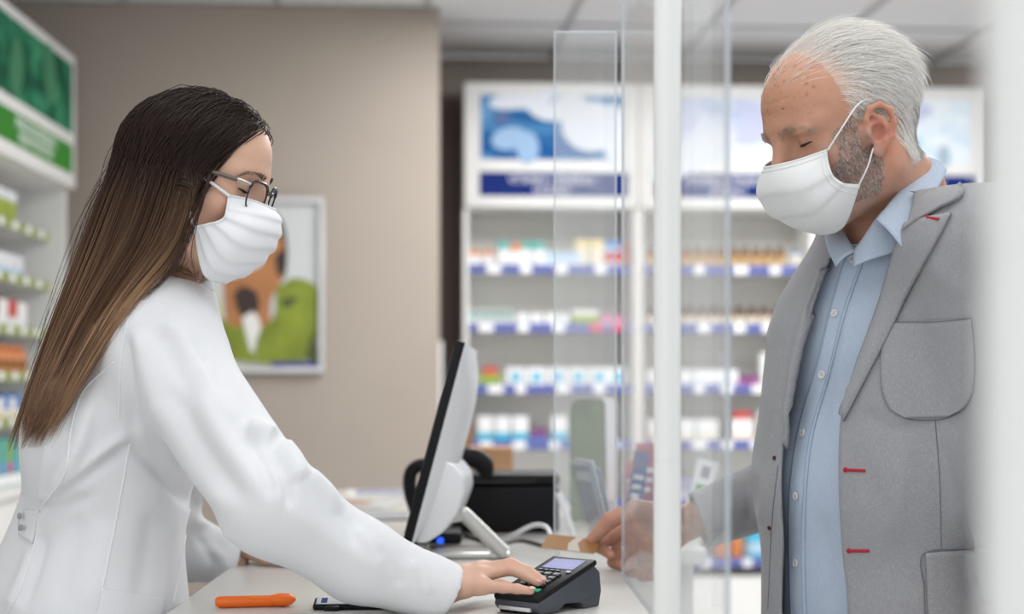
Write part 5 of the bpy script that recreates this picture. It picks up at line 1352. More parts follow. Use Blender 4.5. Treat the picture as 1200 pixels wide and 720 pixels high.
for _ in range(3):
    lim = np.interp(C_[:, 1:16, 2], [-.06, 0, .03, .05, .07, .088, .10, .14], [.034, .034, .036, .047, .062, .074, .082, .082]) + .006 * lay[:, None]
    C_[:, 1:16, 0] = np.where(np.abs(C_[:, 1:16, 1]) < .088, np.minimum(C_[:, 1:16, 0], lim), C_[:, 1:16, 0]); C_[:, 1:16] = push_out(HEADS, C_[:, 1:16], off, 3)
for _ in range(4): C_[:, 1:-1] = C_[:, 1:-1] * .5 + (C_[:, :-2] + C_[:, 2:]) * .25
# keep the brow and cheek free: strands may not cross in front of the hairline
C_ = tf(HW, C_.reshape(-1, 3)).reshape(NS, K, 3) + A
t = np.linspace(0, 1, K)[None, :, None]
dark = np.array((.022, .0098, .0068)); lite = np.array((.44, .265, .150)); midc = np.array((.120, .060, .037))
tone = np.clip(rg.normal(.40, .22, NS) + .42 * np.clip((a - .25) / .4, 0, 1), .05, 1)[:, None, None]
# tones come in locks
lock = np.random.default_rng(5).normal(0, .22, 64)[(np.clip((a + 1) * 32, 0, 63)).astype(int)][:, None, None]
tone = np.clip(tone + lock, .03, 1)
ramp = np.clip((t - .16) / .52, 0, 1); ramp = ramp * ramp * (3 - 2 * ramp)
cols = dark * (1 - ramp) + (midc * (1 - tone) + lite * tone) * ramp
cols = np.broadcast_to(cols, (NS, K, 3)).copy()
hair = strands('hair', C_, .00058, HAIRM, woman, cols, 3)
tag(hair, 'long straight brown hair paling to the tips')
# inner mass so that no light shows through
S = Sculpt(); S.chain([HW @ Vector((-.035, 0, .03)), P(176, 245, 2.085), P(150, 300, 2.09), P(116, 365, 2.09), P(74, 440, 2.09)], [.072, .052, .042, .030, .014], .03)
iv, iq = S.extract((-.75, 1.9, 1.25), (-.25, 2.25, 1.72), .008, 1)
smesh('hair_underlayer', [(iv + A, iq)], HAIRM, woman, [np.tile(np.array((.05, .028, .02)), (len(iv), 1))])
# loose strands by the cheek and fly-aways
lo = []
for k in range(64):
    j = rg.normal(0, 1, 4)
    if k < 5: c = [(247, 192, 1.99), (241 + j[0], 222, 1.985), (231 + j[1], 262, 1.985), (226 + 2 * j[2], 300, 1.985), (232 + 3 * j[3], 338, 1.975)]
    elif k >= 26: c = [(249 + j[3], 186, 2.0), (244 + 1.2 * j[0], 212, 1.985), (234 + 1.5 * j[1], 244, 1.983), (219 + 2 * j[2], 282, 1.98), (196 + 3 * j[3], 322, 1.965), (166 + 4 * j[0], 352, 1.955)]
    elif k < 18: c = [(205 + 4 * j[0], 110, 2.05), (170 + 5 * j[1], 125, 2.06), (138 + 6 * j[2], 175, 2.07), (112 + 6 * j[3], 235, 2.07), (84, 320, 2.07)]
    else: c = [(140, 180, 2.07), (104 + 4 * j[0], 250, 2.07), (74 + 7 * j[1], 320, 2.07), (50 + 8 * j[2], 390, 2.07), (34 + 9 * j[3], 450, 2.07)]
    lo.append(spline([P(*q) for q in c], K) + A)
lo = np.array(lo); strands('hair', lo, .00030, HAIRM, woman, np.broadcast_to(dark * 1.6, (len(lo), K, 3)).copy(), 3)
# scalp under the hair is dark
me = wb_o.data; n0 = len(hv); cbuf = np.zeros(len(me.vertices) * 4, np.float32); me.attributes['Col'].data.foreach_get('color', cbuf); cbuf = cbuf.reshape(-1, 4)
sm_ = w_scalp(hl[:, 0] + .004, hl[:, 1], hl[:, 2]) & (np.abs(HEADS.at(hl)) < .0025); cbuf[:n0][sm_, :3] = dark * 1.5
me.attributes['Col'].data.foreach_set('color', cbuf.ravel())
# ------------------------------------------------------------------ the customer
man = thing('person', 'white haired customer in grey linen blazer and face mask, holding out a bank card', 'person', (.62, 2.22, 0))
B_ = np.array((-.62, -2.22, 0)); BV = Vector(B_)
HM = frame_M(P(992, 164, 2.07), 180 + 20, 21, -2, 1.05)
mf = Vector((-.82, -.57, 0)).normalized(); ml = Vector((-mf.y, mf.x, 0))          # facing, his left
def Mst(sx, sy, sz):
    return np.diag([1 / sx, 1 / sy, 1 / sz]) @ np.array([tuple(mf), tuple(ml), (0, 0, 1)])
nbm = P(1052, 232, 2.14); nbml = HM.inverted() @ nbm
HEADM = Sculpt(); head_shape(HEADM, (-.024, 0, -.045), nbml, .056, .064, True)
S = Sculpt(); S.ops = list(HEADM.ops)
ear_shape(S, 1, .010, .006, .86, 14); ear_shape(S, -1, .010, .006, .86, 14)
# age: forehead lines, frown, crow's feet, cheek fold, slack neck
for z, w in ((.066, .0005), (.078, .0005), (.056, .0004)): S.chain([(.066, -.046, z - .003), (.0905, -.024, z), (.0965, 0, z - .002), (.0905, .024, z), (.066, .046, z - .003)], [w * .4, w, w, w, w * .4], .003, '-')
for y in (-1, 1):
    S.rc((.106, .0055 * y, .032), (.103, .0075 * y, .048), .0011, .0006, .003, '-')
    for dz in (-.006, 0, .007): S.rc((.066, .0485 * y, .021 + dz * .4), (.052, .0575 * y, .021 + dz * 2), .0009, .0005, .003, '-')
    S.chain([(.0885, .020 * y, .008), (.083, .034 * y, .0045), (.073, .046 * y, .009)], [.0010, .0014, .0008], .004, '-')
    S.chain([(.084, .020 * y, .004), (.080, .034 * y, .0015)], [.0035, .0040], .008)
    S.el((.082, .036 * y, .0345), (.010, .016, .006), .008)
pass
hv2, hq2 = S.extract((-.15, -.105, -.24), (.14, .105, .15), .0018, 1)
hl2 = hv2.copy(); hv2 = tf(HM, hv2)
mc, blend = skin_cols(hl2, (.57, .305, .205), (.56, .24, .165), (.45, .16, .13))
for y in (-1, 1): blend((0, .078 * y, .0), (.02, .02, .035), (.55, .20, .15), .55)
blend((.09, 0, .07), (.05, .06, .03), (.50, .24, .145), .6); blend((.02, 0, .14), (.08, .06, .03), (.64, .38, .29), .7)
rs = np.random.default_rng(9)
for k in range(120):                                    # age spots of the forehead and temple
    c = np.array((.055 + .045 * rs.random(), (rs.random() - .5) * .12, .050 + .075 * rs.random())); c = snap(HEADM, c[None])[0]
    r_ = .0008 + .0022 * rs.random() ** 3; blend(c, (r_, r_, r_), (.26, .10, .05), .35 + .5 * rs.random())
# stubble zone tint
bz = (hl2[:, 0] > .012) & (hl2[:, 0] < .075) & (hl2[:, 2] < .012) & (hl2[:, 2] > -.11) & (np.abs(hl2[:, 1]) > .03)
mc[bz] = mc[bz] * .68 + np.array((.34, .28, .27)) * .32
sz_ = (hl2[:, 0] < np.interp(hl2[:, 2], [-.06, 0, .03, .07, .105, .15], [-.045, -.02, .03, .036, .040, .05])) & (hl2[:, 2] > -.055) & (np.abs(HEADM.at(hl2)) < .003)
mc[sz_] = mc[sz_] * .45 + np.array((.66, .56, .51)) * .55

# pose: the right arm reaches forward over the counter, the left hangs
m_shR, m_elR, m_wrR = P(1006, 352, 2.38), P(958, 558, 2.46), P(803, 612, 2.45)
m_shL, m_elL, m_wrL = P(1150, 285, 2.00), P(1192, 520, 1.98), P(1205, 720, 1.92)
m_ch, m_wa, m_hp = P(1040, 400, 2.17), P(1030, 560, 2.17), P(1032, 715, 2.17)
S = Sculpt(); ST = Mst(1, 1.25, 1)
S.rc(nbm - Vector((0, 0, .06)), m_ch, .06, .10, .03, S=ST); S.rc(m_ch, m_wa, .10, .10, .03, S=ST); S.rc(m_wa, m_hp, .10, .095, .03, S=ST)
S.rc(nbm, nbm - Vector((0, 0, .05)), .062, .07, .03)
S.chain([nbm - Vector((0, 0, .07)), m_shR, m_elR], [.05, .052, .040], .03); S.rc(m_elR, m_wrR, .040, .028, .01)
S.chain([nbm - Vector((0, 0, .07)), m_shL, m_elL], [.05, .052, .040], .03); S.rc(m_elL, m_wrL, .040, .028, .01)
bv2, bq2 = S.extract((.10, 1.65, .78), (1.15, 2.75, 1.60), .008, 1)
# right hand: thumb on the card, fingers curled below
wrm = P(806, 612, 2.45)
kI, kM, kR, kP = P(757, 611, 2.462), P(759, 624, 2.468), P(765, 637, 2.468), P(772, 648, 2.462)
fm = [([kI, P(715, 630, 2.462), P(703, 642, 2.446), P(716, 651, 2.425)], 1.0),
      ([kM, P(727, 647, 2.470), P(719, 659, 2.450), P(737, 666, 2.428)], 1.04),
      ([kR, P(740, 659, 2.468), P(735, 670, 2.450), P(753, 673, 2.430)], 1.0),
      ([kP, P(757, 667, 2.462), P(753, 676, 2.446), P(769, 676, 2.432)], .90)]
th_m = [P(782, 603, 2.432), P(745, 597, 2.424), P(715, 610, 2.424), P(694, 633, 2.430)]
S = Sculpt()
hand(S, wrm, P(850, 598, 2.452), [kI, kM, kR, kP], fm, th_m, 1.22, (.029, .0275))
S.rc(P(723, 640, 2.472), P(746, 650, 2.476), .010, .012, .010); S.el(P(744, 616, 2.446), (.020, .013, .012), .012); S.el(P(748, 640, 2.456), (.018, .014, .016), .012)
S.el(P(766, 622, 2.440), (.030, .014, .020), .014)
S.rc(th_m[0], P(760, 640, 2.44), .014, .010, .02)
for p, q_ in ((P(752, 640, 2.425), P(772, 606, 2.428)), (P(762, 652, 2.428), P(782, 630, 2.43))): S.rc(p, q_, .0012, .0012, .004, '-')
gv2, gq2 = S.extract((.12, 2.34, .92), (.44, 2.56, 1.16), .0016, 1)
gc2 = np.tile(np.array((.55, .29, .205)), (len(gv2), 1)); gc2 = tips(gv2, [f[0][k] for f in fm for k in (1, 3)] + [th_m[3], th_m[2]], (.58, .235, .17), .011, gc2)
# left hand hangs beside the thigh
S = Sculpt(); dn = Vector((0, 0, -1)); w0 = m_wrL
kl = [w0 + Vector((-.03 + .02 * k, -.004, -.085 + .004 * k)) for k in range(4)]
fl = [([k_, k_ + Vector((0, -.006, -.036)), k_ + Vector((.0, .004, -.058)), k_ + Vector((0, .018, -.072))], 1) for k_ in kl]
hand(S, w0, w0 + Vector((0, 0, .05)), kl, fl, [w0 + Vector((-.028, -.01, -.03)), w0 + Vector((-.045, -.014, -.062)), w0 + Vector((-.048, -.012, -.09)), w0 + Vector((-.042, -.008, -.108))], 1.05, (.030, .027))
lv2, lq2 = S.extract(tuple(w0 + Vector((-.09, -.08, -.20))), tuple(w0 + Vector((.09, .08, .09))), .003, 1)
mb_o = smesh('body', [(hv2 + B_, hq2), (bv2 + B_, bq2), (gv2 + B_, gq2), (lv2 + B_, lq2)], SKINM, man,
             [mc, np.tile(np.array((.57, .31, .22)), (len(bv2), 1)), gc2, np.tile(np.array((.55, .29, .21)), (len(lv2), 1))])
nail(th_m, (-.1, -.5, .8), mb_o, .0062, B_)
for ch, s in fm: nail(ch, (.2, -.9, -.1), mb_o, .005, B_)
GREYB = mat('grey_brow_hair', (.40, .35, .31), .6)
for sd in (-1, 1): eye_bits(HM, sd, mb_o.parent, B_, HEADM, GREYB, 170, False, .00020, .002, -.001, .0055, 5, 1.25)
# straggling hair: crown, sides and nape; stubble on the cheek
HAIRG = hairmat('white_hair', .5, .4)
M_LINE = ([-.07, -.04, -.01, .01, .03, .05, .07, .09, .105, .12, .15], [-.052, -.040, -.020, .018, .034, .040, .042, .044, .050, .058, .062])
def m_scalp(x, y, z): return (x < np.interp(z, *M_LINE) - .012 * (np.abs(y) < .03) * (z > .09)) & (z > -.06) & ~((np.abs(y) > .05) & (z < .034) & (x > -.026) & (x < .026) & (z < .030))
NM = 9500
r2 = scalp_roots(HEADM, NM + 2600, m_scalp, 21); rm = np.random.default_rng(22)
_k = rm.random(len(r2)) < np.clip((np.interp(r2[:, 2], *M_LINE) - r2[:, 0]) / .034, .10, 1) ** .8
r2 = r2[_k][:NM]; _w = scalp_roots(HEADM, 120, lambda x, y, z: (z > .088) & (x > .030) & (x < .082) & (np.abs(y) < .045), 23); r2 = np.concatenate([r2, _w]); NM = len(r2)   # thin wisps over the brow of the head
def comb(roots, dirs, length, lift, K, fld, droop=.25, r_=rm):
    n = len(roots); p = roots.copy(); out = [p]; st = (length / (K - 1))[:, None]
    for i in range(1, K):
        e = .002; g = np.stack([fld.at(p + np.eye(3)[k] * e) - fld.at(p - np.eye(3)[k] * e) for k in range(3)], 1); g /= np.maximum(np.linalg.norm(g, axis=1, keepdims=True), 1e-9)
        d = dirs(p) + np.array([0, 0, -droop * i / K]); d = d - g * (d * g).sum(1, keepdims=True) * .9; d /= np.maximum(np.linalg.norm(d, axis=1, keepdims=True), 1e-9)
        p = p + st * (d + g * (lift * (1.4 - 1.5 * i / K))[:, None]); p = push_out(fld, p, .0008, 1); out.append(p)
    return np.stack(out, 1)
swirl = rm.normal(0, .17, (NM, 3)); lk = np.sin(r2[:, 0] * 160 + r2[:, 1] * 90) * .18
def mdir(p):
    back = np.stack([-np.ones(len(p)), .25 * np.sign(p[:, 1]) * (p[:, 2] < .09), -.25 - 1.3 * np.clip((.075 - p[:, 2]) / .08, 0, 1)], 1)
    return back + swirl + np.stack([0 * lk, lk, lk], 1)
topness = np.clip((r2[:, 2] - .04) / .07, 0, 1)
lenm = (.024 + .034 * topness + .008 * rm.random(NM)) * (.8 + .4 * rm.random(NM))
lenm *= np.where(r2[:, 0] > .01, .7 + .5 * topness, 1); lenm[-len(_w):] *= .6
Cm = comb(r2, mdir, lenm, .06 + .26 * topness * (rm.random(NM) * .7 + .3) + .08 * rm.random(NM), 9, HEADM)
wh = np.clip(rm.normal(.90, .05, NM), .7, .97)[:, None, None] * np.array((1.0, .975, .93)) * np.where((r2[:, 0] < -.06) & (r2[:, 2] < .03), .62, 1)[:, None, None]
Cw = tf(HM, Cm.reshape(-1, 3)).reshape(NM, 9, 3) + B_
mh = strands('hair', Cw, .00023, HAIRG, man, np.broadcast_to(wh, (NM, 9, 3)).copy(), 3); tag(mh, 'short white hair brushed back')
nb_ = 6500
_bm = lambda x, y, z: (x > .006 + .25 * np.clip(-z - .03, 0, 1)) & (z < .040 - .45 * np.clip(x - .018, 0, 1)) & (z > -.070) & (np.abs(y) > .026) & (x < .050 + .4 * np.clip(-z, 0, .1) + .01)
_ok = np.nonzero(_bm(hl2[:, 0], hl2[:, 1], hl2[:, 2]) & (np.abs(HEADM.at(hl2)) < .002))[0]
rb = hl2[rm.choice(_ok, nb_)] + rm.normal(0, .0008, (nb_, 3))
Cb = comb(rb, lambda p: np.stack([-.1 + 0 * p[:, 0], 0 * p[:, 0], -1 + 0 * p[:, 0]], 1) + rm.normal(0, .3, (nb_, 3)), .0018 + .0032 * rm.random(nb_), np.full(nb_, .6), 4, HEADM)
bc = np.where(rm.random(nb_)[:, None, None] < .55, np.array((.22, .19, .175)), np.array((.62, .58, .55)))
strands('stubble', tf(HM, Cb.reshape(-1, 3)).reshape(nb_, 4, 3) + B_, .00022, HAIRG, man, np.broadcast_to(bc, (nb_, 4, 3)).copy(), 3)
# mask
MASK2 = mat('white_surgical_mask', (.83, .84, .84), .7, .03, 30, .08, 1200, spec=.2)
rows = [((969, 175, .064), (934, 187, .038), (904, 194)), ((971, 190, .066), (936, 206, .046), (904, 211)), ((976, 205, .067), (942, 226, .049), (910, 230)),
        ((988, 214, .067), (956, 244, .048), (926, 250)), ((1000, 216, .067), (972, 256, .044), (943, 266)), ((1008, 216, .066), (990, 264, .036), (966, 275))]
(mv2, mq2), mg2, mn2 = mask_grid(HM, rows, 54, 56, [(.34, .12, .0028, .02), (.58, .12, .0030, .0)], 1, .002)
mk2 = smesh('face_mask', [(tf(HM, mv2) + B_, mq2)], MASK2, man)
g = tf(HM, mg2 + mn2 * .0010) + B_
for nm, line in (('side_seam', g[:, 1]), ('side_seam', g[:, 3]), ('top_seam', g[1, :]), ('top_seam', g[4, :])):
    b = MB(); b.tube([Vector(p) for p in line], .0006, MASK2, 5); b.build(nm, mk2)
def RL(px, py, y): return HM @ ray_local(HM, px, py, y)
strap([RL(970, 176, .066), RL(986, 151, .0765), RL(1004, 124, .0790), HM @ Vector((.004, .076, .044)), HM @ Vector((-.004, .072, .030))], .0011, mk2, HM, B_)
strap([RL(1007, 216, .068), RL(1017, 195, .0755), RL(1024, 173, .0760), HM @ Vector((.002, .066, -.016))], .0011, mk2, HM, B_)
# ------------------------------------------------------------------ shirt and blazer
SHIRTM = weave('blue_chambray', (.44, .52, .64), (.54, .62, .74), 1500, .85, .10, .1, .03)
BLAZM = weave('grey_linen', (.29, .29, .31), (.41, .41, .43), 2400, .9, .15, .15, .05)
S = Sculpt(); ST = Mst(1, 1.30, 1)
S.rc(P(1046, 275, 2.15), m_ch, .078, .118, .04, S=ST); S.rc(m_ch, m_wa, .118, .122, .04, S=ST); S.rc(m_wa, m_hp + Vector((0, 0, -.12)), .122, .118, .04, S=ST)
S.rc(nbm + Vector((0, 0, .00)), nbm - Vector((0, 0, .06)), .068, .082, .03)
S.rc(nbm + (HM @ Vector((0, 0, -.10)) - nbm).normalized() * .0 , HM @ Vector((-.012, 0, -.05)), .060, .060, .004, '-')
sv, sq = S.extract((.25, 1.7, .75), (1.1, 2.6, 1.50), .0045, 2)
sv = folds(sv, sq, [([(985, 380), (975, 440), (960, 520)], -.003, 8), ([(1000, 350), (990, 400), (978, 450)], .003, 8), ([(930, 560), (945, 600), (948, 700)], .003, 8), ([(960, 600), (970, 650), (975, 712)], -.003, 8), ([(945, 470), (935, 520), (925, 580)], -.003, 7)])
shirt = smesh('shirt', [(sv + B_, sq)], SHIRTM, man)
sh_bvh = bvh_of(sv, sq)
# blazer: shell over the shirt with an open front
S = Sculpt()
ST = Mst(1, 1.20, 1)
S.rc(P(1052, 282, 2.15), m_ch, .098, .140, .05, S=ST); S.rc(m_ch, m_wa, .140, .146, .05, S=ST); S.rc(m_wa, m_hp + Vector((0, 0, -.14)), .146, .152, .05, S=ST)
S.chain([P(1046, 262, 2.15), m_shR, m_elR], [.070, .066, .058], .05); S.rc(m_elR, P(820, 610, 2.44), .062, .046, .03)
S.chain([P(1060, 258, 2.13), m_shL, m_elL], [.075, .086, .072], .05); S.rc(m_elL, m_wrL, .070, .052, .03)
S.rc(m_wa, P(1030, 480, 2.16), .147, .142, .03, S=ST)
axm = (m_wrR - m_elR).normalized(); cm_ = P(817, 610, 2.44)
cut_end(S, cm_, axm, .08); S.rc(cm_ - axm * .04, cm_ + axm * .03, .036, .040, .003, '-')
axm2 = (m_wrL - m_elL).normalized(); cut_end(S, m_wrL + Vector((0, 0, .015)), axm2, .08); S.rc(m_wrL - axm2 * .03, m_wrL + axm2 * .03, .042, .044, .003, '-')
S.rc(nbm - Vector((0, 0, .02)), HM @ Vector((-.012, 0, -.05)), .080, .074, .006, '-')
OPEN = np.array([(1010, 180), (1072, 180), (1066, 250), (1048, 300), (1030, 365), (1008, 425), (988, 476), (983, 520), (983, 580), (986, 640), (990, 740), (922, 740), (919, 640), (916, 560), (922, 500), (934, 430), (950, 370), (968, 318), (980, 285), (990, 240)], float)
def poly_sd(px, py, V):
    """signed distance (pixels) to a polygon, negative inside"""
    d = np.full(px.shape, 1e9, np.float32); s = np.ones(px.shape, np.float32); n = len(V)
    for i in range(n):
        a, c = V[i], V[i - 1]; ex, ey = c - a; wx_, wy_ = px - a[0], py - a[1]
        t = np.clip((wx_ * ex + wy_ * ey) / (ex * ex + ey * ey), 0, 1); bx, by = wx_ - ex * t, wy_ - ey * t
        d = np.minimum(d, bx * bx + by * by)
        c1, c2, c3 = py >= a[1], py < c[1], ex * wy_ > ey * wx_
        s = np.where((c1 & c2 & c3) | (~c1 & ~c2 & ~c3), -s, s)
    return s * np.sqrt(d)
OPS = spline(np.vstack([OPEN, OPEN[:1]]), 56)[:-1]
fc = np.array(tuple(m_ch), np.float32); fn_ = np.array(tuple(mf), np.float32)
def opening(X, Y, Z):
    px = CX + F * X / Y; py = CY - F * (Z - CZ) / Y; sd = poly_sd(np.broadcast_to(px, np.broadcast(X, Y, Z).shape).astype(np.float32), np.broadcast_to(py, np.broadcast(X, Y, Z).shape).astype(np.float32), OPS) * (2.15 / F)
    fr = (X - fc[0]) * fn_[0] + (Y - fc[1]) * fn_[1]                 # only the front half of the chest
    return np.maximum(sd, -(fr - .02))
S.fn(opening, (.25, 1.75, .70), (.95, 2.40, 1.62), .004, '-')
jv, jq = S.extract((.12, 1.70, .70), (1.20, 2.70, 1.56), .0045, 2)
JF = [([(925, 370), (915, 430), (905, 500)], .004, 7), ([(1060, 520), (1055, 580), (1040, 640)], .003, 12), ([(1010, 480), (1040, 500), (1090, 505)], -.003, 10), ([(1000, 520), (1030, 600), (1040, 690)], -.003, 14),
      ([(1110, 500), (1125, 560), (1120, 630)], .003, 12), ([(870, 560), (880, 590), (875, 625)], -.006, 8), ([(850, 560), (855, 590), (848, 622)], .005, 8), ([(888, 540), (896, 580), (890, 615)], .005, 7),
      ([(830, 570), (836, 600), (830, 630)], -.004, 8), ([(1085, 300), (1110, 330), (1140, 345)], .003, 14), ([(1140, 250), (1130, 300), (1138, 360)], -.003, 14), ([(905, 540), (898, 610), (896, 700)], .003, 5)]
jv = folds(jv, jq, JF)
jk = smesh('blazer', [(jv + B_, jq)], BLAZM, man)
jb = bvh_of(jv, jq)
def addB(vq): return (vq[0] + B_, vq[1])
def dr(bvh, a, b, n, m, off, th, name, mt, parent, bulge=0.0, d0=2.1, sm=2): return smesh(name, [addB(drape(bvh, a, b, n, m, off, th, d0, bulge, sm))], mt, parent)
# near lapel, collar and far lapel
near_in = [(1064, 262), (1048, 306), (1030, 366), (1008, 426), (988, 480)]
near_out = [(1116, 251), (1100, 282), (1066, 345), (1034, 408), (990, 494)]
lp = dr(jb, near_in, near_out, 30, 12, .003, .0030, 'lapel', BLAZM, jk, .003)
dr(jb, [(1084, 188), (1076, 214), (1064, 246), (1058, 274)], [(1104, 203), (1128, 219), (1127, 233), (1106, 244)], 14, 10, .004, .0032, 'collar', BLAZM, jk, .003)
dr(jb, [(972, 312), (954, 358), (938, 410), (926, 468), (919, 522)], [(960, 320), (944, 364), (931, 412), (922, 470), (917, 524)], 24, 6, .003, .002, 'lapel', BLAZM, jk, .002, 2.25)
# patch pockets, dart, front edges
JSEAM = mat('dark_grey_thread', (.17, .17, .19), .9); REDT = mat('red_thread', (.42, .012, .03), .8)
pk1 = dr(jb, [(1036, 379), (1033, 420), (1034, 455), (1042, 478), (1060, 490)], [(1138, 373), (1142, 415), (1141, 455), (1132, 477), (1114, 488)], 22, 22, .0022, .0020, 'breast_pocket', BLAZM, jk)
pk2 = dr(jb, [(1084, 648), (1086, 690), (1088, 735)], [(1190, 640), (1192, 690), (1192, 735)], 16, 18, .0024, .0022, 'hip_pocket', BLAZM, jk)
def seamB(bvh, pts, r, mt, nm, par, d0=2.1, n=40, off=.0004):
    o = seam(bvh, pts, r, mt, nm, par, n, off, d0)
    for v in o.data.vertices: v.co = v.co + BV
    return o
seamB(jb, [(1036, 379), (1033, 420), (1034, 455), (1042, 478), (1064, 491), (1090, 493), (1114, 489), (1132, 477), (1141, 455), (1142, 415), (1138, 373)], .0007, JSEAM, 'pocket_stitch', jk, off=.0012, n=70)
seamB(jb, [(1036, 379), (1088, 377), (1138, 373)], .0007, JSEAM, 'pocket_hem', jk, off=.0042)
seamB(jb, [(1084, 735), (1083, 690), (1083, 649), (1140, 644), (1180, 640)], .0007, JSEAM, 'pocket_stitch', jk, off=.0014, n=60)
seamB(jb, [(1096, 494), (1101, 560), (1103, 642)], .0006, JSEAM, 'dart', jk)
seamB(jb, near_out, .0006, JSEAM, 'lapel_edge', jk, off=.0044)
seamB(jb, [(1106, 245), (1116, 240), (1128, 232)], .0011, JSEAM, 'gorge_notch', jk, off=.006)
seamB(jb, [(912, 545), (905, 610), (900, 715)], .0006, JSEAM, 'front_edge', jk, 2.3)
# red buttonholes and dark buttons
def bhole(px0, py0, px1, py1, off=.0004):
    b = MB(); p0, p1 = np.array((px0, py0)), np.array((px1, py1)); pts = []
    for t in np.linspace(0, 1, 15):
        h_, no = hit(jb, *(p0 + (p1 - p0) * t)); pts.append(h_ + no * (off + .0006 * (int(t * 14) % 2)))
    b.tube([p + BV for p in pts], .0020, REDT, 8)
    h_, no = hit(jb, *p0); b.lathe([(.0034, -.0008), (.0034, .0010), (.0022, .0014)], REDT, 12, Matrix.Translation(h_ + no * off + BV) @ no.to_track_quat('Z', 'Y').to_matrix().to_4x4())
    h_, no = hit(jb, *(p0 + (p1 - p0) * .12)); b.lathe([(.0014, .0008), (.0014, .0018)], JSEAM, 8, Matrix.Translation(h_ + no * off + BV) @ no.to_track_quat('Z', 'Y').to_matrix().to_4x4())
    return tag(b.build('buttonhole', jk), 'red buttonhole')
bhole(991, 551, 1014, 552); bhole(995, 646, 1019, 646); bhole(1091, 257, 1104, 259, .0072)
for px, py in ((908, 537), (902, 619)):
    h_, no = hit(jb, px, py, 2.3); b = MB(); b.lathe([(.0030, -.001), (.0030, .0012), (.0018, .0018)], mat('dark_maroon_button', (.06, .01, .015), .4), 10, Matrix.Translation(h_ + no * .001 + BV) @ no.to_track_quat('Z', 'Y').to_matrix().to_4x4()); b.build('button', jk)
# shirt placket, buttons, collar
pl_a = [(996, 288), (974, 360), (957, 430), (935, 510), (926, 585), (926, 660), (928, 735)]
pl_b = [(1016, 296), (992, 366), (974, 436), (953, 512), (945, 585), (944, 660), (946, 735)]
pk_ = dr(sh_bvh, pl_a, pl_b, 50, 8, .0014, .0018, 'placket', SHIRTM, shirt)
STI = mat('pale_blue_stitch', (.30, .40, .58), .9)
for off_ in (2.2, -2.2):
    seamB(sh_bvh, [(x + off_, y) for x, y in (pl_a if off_ > 0 else pl_b)], .0006, STI, 'placket_stitch', pk_, n=60, off=.0034)
PEARL = mat('white_pearl_button', (.72, .72, .72), .2)
for px, py in ((1001, 304), (980, 368), (965, 439), (943, 508), (935, 581), (935, 660)):
    h_, no = hit(sh_bvh, px, py); Mx = Matrix.Translation(h_ + no * .0034 + BV) @ no.to_track_quat('Z', 'Y').to_matrix().to_4x4()
    b = MB(); b.lathe([(.0056, 0), (.0060, .0010), (.0054, .0020), (.0040, .0020), (.0034, .0014), (.0006, .0014)], PEARL, 16, Mx)
    for q in range(4): b.lathe([(.0006, .0014), (.0006, .00165)], JSEAM, 6, Mx @ Matrix.Translation((.0012 * (-1) ** q, .0012 * (-1) ** (q // 2), 0)))
    b.build('button', shirt)
# shirt collar: two folded leaves and the band behind them
nk_v = np.concatenate([sv, hv2]); nk_q = np.concatenate([sq, hq2 + len(sv)]); nkb = bvh_of(nk_v, nk_q)
def leaf(fold, edge, name, n=22, m=10, th=.0022, mt=None, bul=.004):
    """collar cloth between two edges given as (column, row, depth)"""
    A_, E_ = spline(fold, n), spline(edge, n); g = np.zeros((n, m, 3))
    for i in range(n):
        for j in range(m): g[i, j] = P(*(A_[i] * (1 - j / (m - 1)) + E_[i] * (j / (m - 1))))
    du, dv = np.gradient(g, axis=0), np.gradient(g, axis=1); nn = np.cross(du, dv); nn /= np.maximum(np.linalg.norm(nn, axis=2, keepdims=True), 1e-9)
    if nn[n // 2, m // 2, 1] > 0: nn = -nn
    g = g + nn * bul * np.sin(np.pi * np.linspace(0, 1, m))[None, :, None]
    return smesh(name, [addB(sheet_solid(g - nn * th, g))], mt or SHIRTM, shirt)
def hd(px, py, bv_, off, d0=2.1): return (px, py, hit(bv_, px, py, d0)[0].y - off)
print('HITS', [round(hit(nkb, *q)[0].y, 3) for q in ((1086, 186), (1066, 208), (1046, 233), (1027, 257), (1104, 204), (1080, 245), (1057, 290), (1001, 304), (984, 266), (978, 312))], [round(hit(jb, *q)[0].y, 3) for q in ((1104, 206), (1080, 250), (1057, 290), (1100, 240))])
leaf([(1088, 184, 2.115), (1066, 208, 2.065), (1046, 233, 2.035), (1027, 257, 2.015)], [(1110, 200, 2.10), (1096, 226, 2.035), (1078, 256, 2.005), (1057, 290, 1.985)], 'collar')
leaf([(986, 264, 2.12), (991, 274, 2.10), (996, 284, 2.08), (1003, 294, 2.06)], [(966, 272, 2.13), (968, 286, 2.11), (972, 298, 2.09), (979, 312, 2.07)], 'collar', 14, 8)
leaf([(1034, 246, 2.05), (1022, 262, 2.045), (1010, 280, 2.05), (1001, 292, 2.06)], [(1062, 284, 2.03), (1046, 296, 2.03), (1020, 304, 2.035), (1000, 312, 2.045)], 'collar_band', 14, 8, bul=.001)
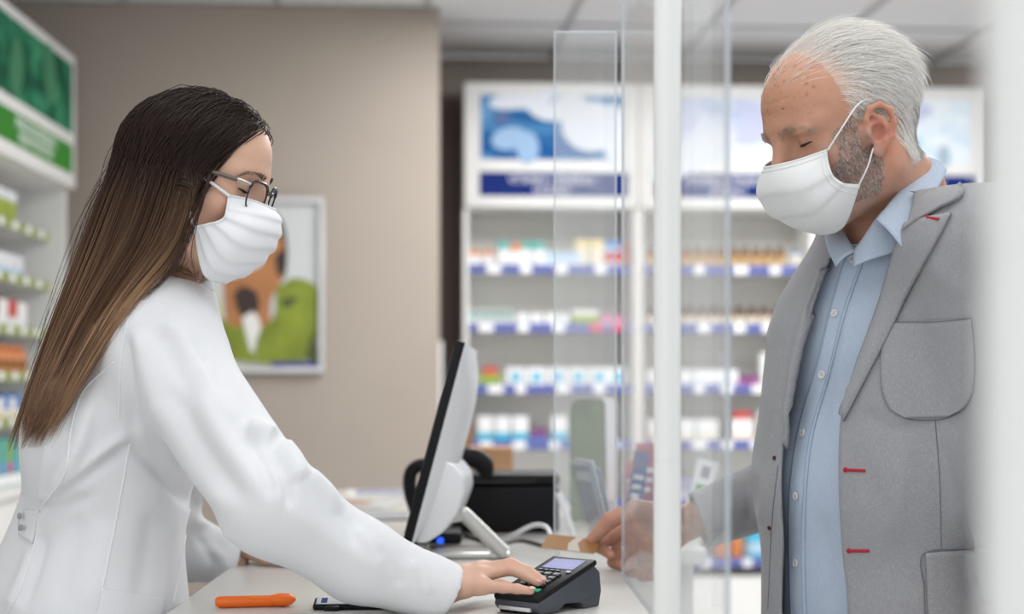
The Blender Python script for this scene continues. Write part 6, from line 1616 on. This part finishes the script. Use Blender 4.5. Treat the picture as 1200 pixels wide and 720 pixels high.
# trousers, shoes
S = Sculpt()
for sgn in (-1, 1):
    h0 = m_hp + ml * .10 * sgn + Vector((.01, .03, -.06)); kn = Vector((h0.x, h0.y, .50)); an = Vector((h0.x + .01, h0.y, .10)); S.rc(h0, kn, .10, .072, .02); S.rc(kn, an, .072, .056, .02)
tv, tq = S.extract((.25, 1.8, .04), (1.0, 2.6, 1.10), .010, 1)
smesh('trousers', [(tv + B_, tq)], weave('dark_blue_trousers', (.05, .06, .09), (.09, .10, .14)), man)
for sgn in (-1, 1):
    h0 = m_hp + ml * .10 * sgn + Vector((.02, .03, 0)); S = Sculpt(); an = Vector((h0.x, h0.y, .045))
    S.rc(an, an + mf * .17 + Vector((0, 0, -.010)), .045, .037, .01); S.rc(an, an + Vector((0, 0, .06)), .045, .050, .02)
    v_, q_ = S.extract((an.x - .26, an.y - .22, 0), (an.x + .08, an.y + .08, .14), .006, 1); v_[:, 2] = np.maximum(v_[:, 2], .001)
    smesh('shoe', [(v_ + B_, q_)], mat('brown_shoe_leather', (.10, .05, .025), .35), man)
# bracelet cord
b = MB(); wx0 = P(806, 612, 2.45); ax_ = (wrm - P(850, 603, 2.42)).normalized(); u_ = ax_.cross(upv).normalized(); w_ = u_.cross(ax_)
b.tube([wx0 + ax_ * .012 + (u_ * math.cos(t) + w_ * math.sin(t)) * .0335 + BV for t in np.linspace(0, 2 * math.pi, 33)], .0011, CARDW, 6, caps=False); b.build('bracelet', man)
# bank card in the customer's fingers
GOLD = mat('gold_card', (.34, .165, .055), .55, .12, 12, spec=.15); CARDREFL = mat('card_white_reflection', (.50, .44, .38), .5, spec=.2)
cA, cB, cC = P(633.5, 642, 2.405), P(650, 626, 2.455), P(693, 649, 2.385)
ax_ = (cC - cA).normalized(); ay_ = (cB - cA); ay_ = (ay_ - ax_ * ay_.dot(ax_)).normalized(); az_ = ax_.cross(ay_)
if az_.z < 0: az_ = -az_; ay_ = -ay_
CM = Matrix((ax_, ay_, az_)).transposed().to_4x4(); CM.translation = cA + (ax_ * .0428 + ay_ * .027)
card = thing('bank_card', 'gold brown bank card held out above the card terminal', 'card', M=CM)
bm = bmesh.new(); pts = []
for cx_, cy_, a0 in ((.0396, .0238, 0), (-.0396, .0238, 90), (-.0396, -.0238, 180), (.0396, -.0238, 270)):
    for k in range(5): a = math.radians(a0 + 22.5 * k); pts.append((cx_ + .0032 * math.cos(a), cy_ + .0032 * math.sin(a)))
b = MB(); b.prism(pts, 'z', -.0004, .0004, GOLD); b.build('card_body', card)
b = MB(); b.prism([(.004, .0265), (.016, .0265), (.010, .004), (.020, -.0265), (.000, -.0265), (-.004, .0)], 'z', .0004, .00055, CARDREFL); b.build('painted_reflection', card)  # white reflection on the card, put in as a flat pale shape
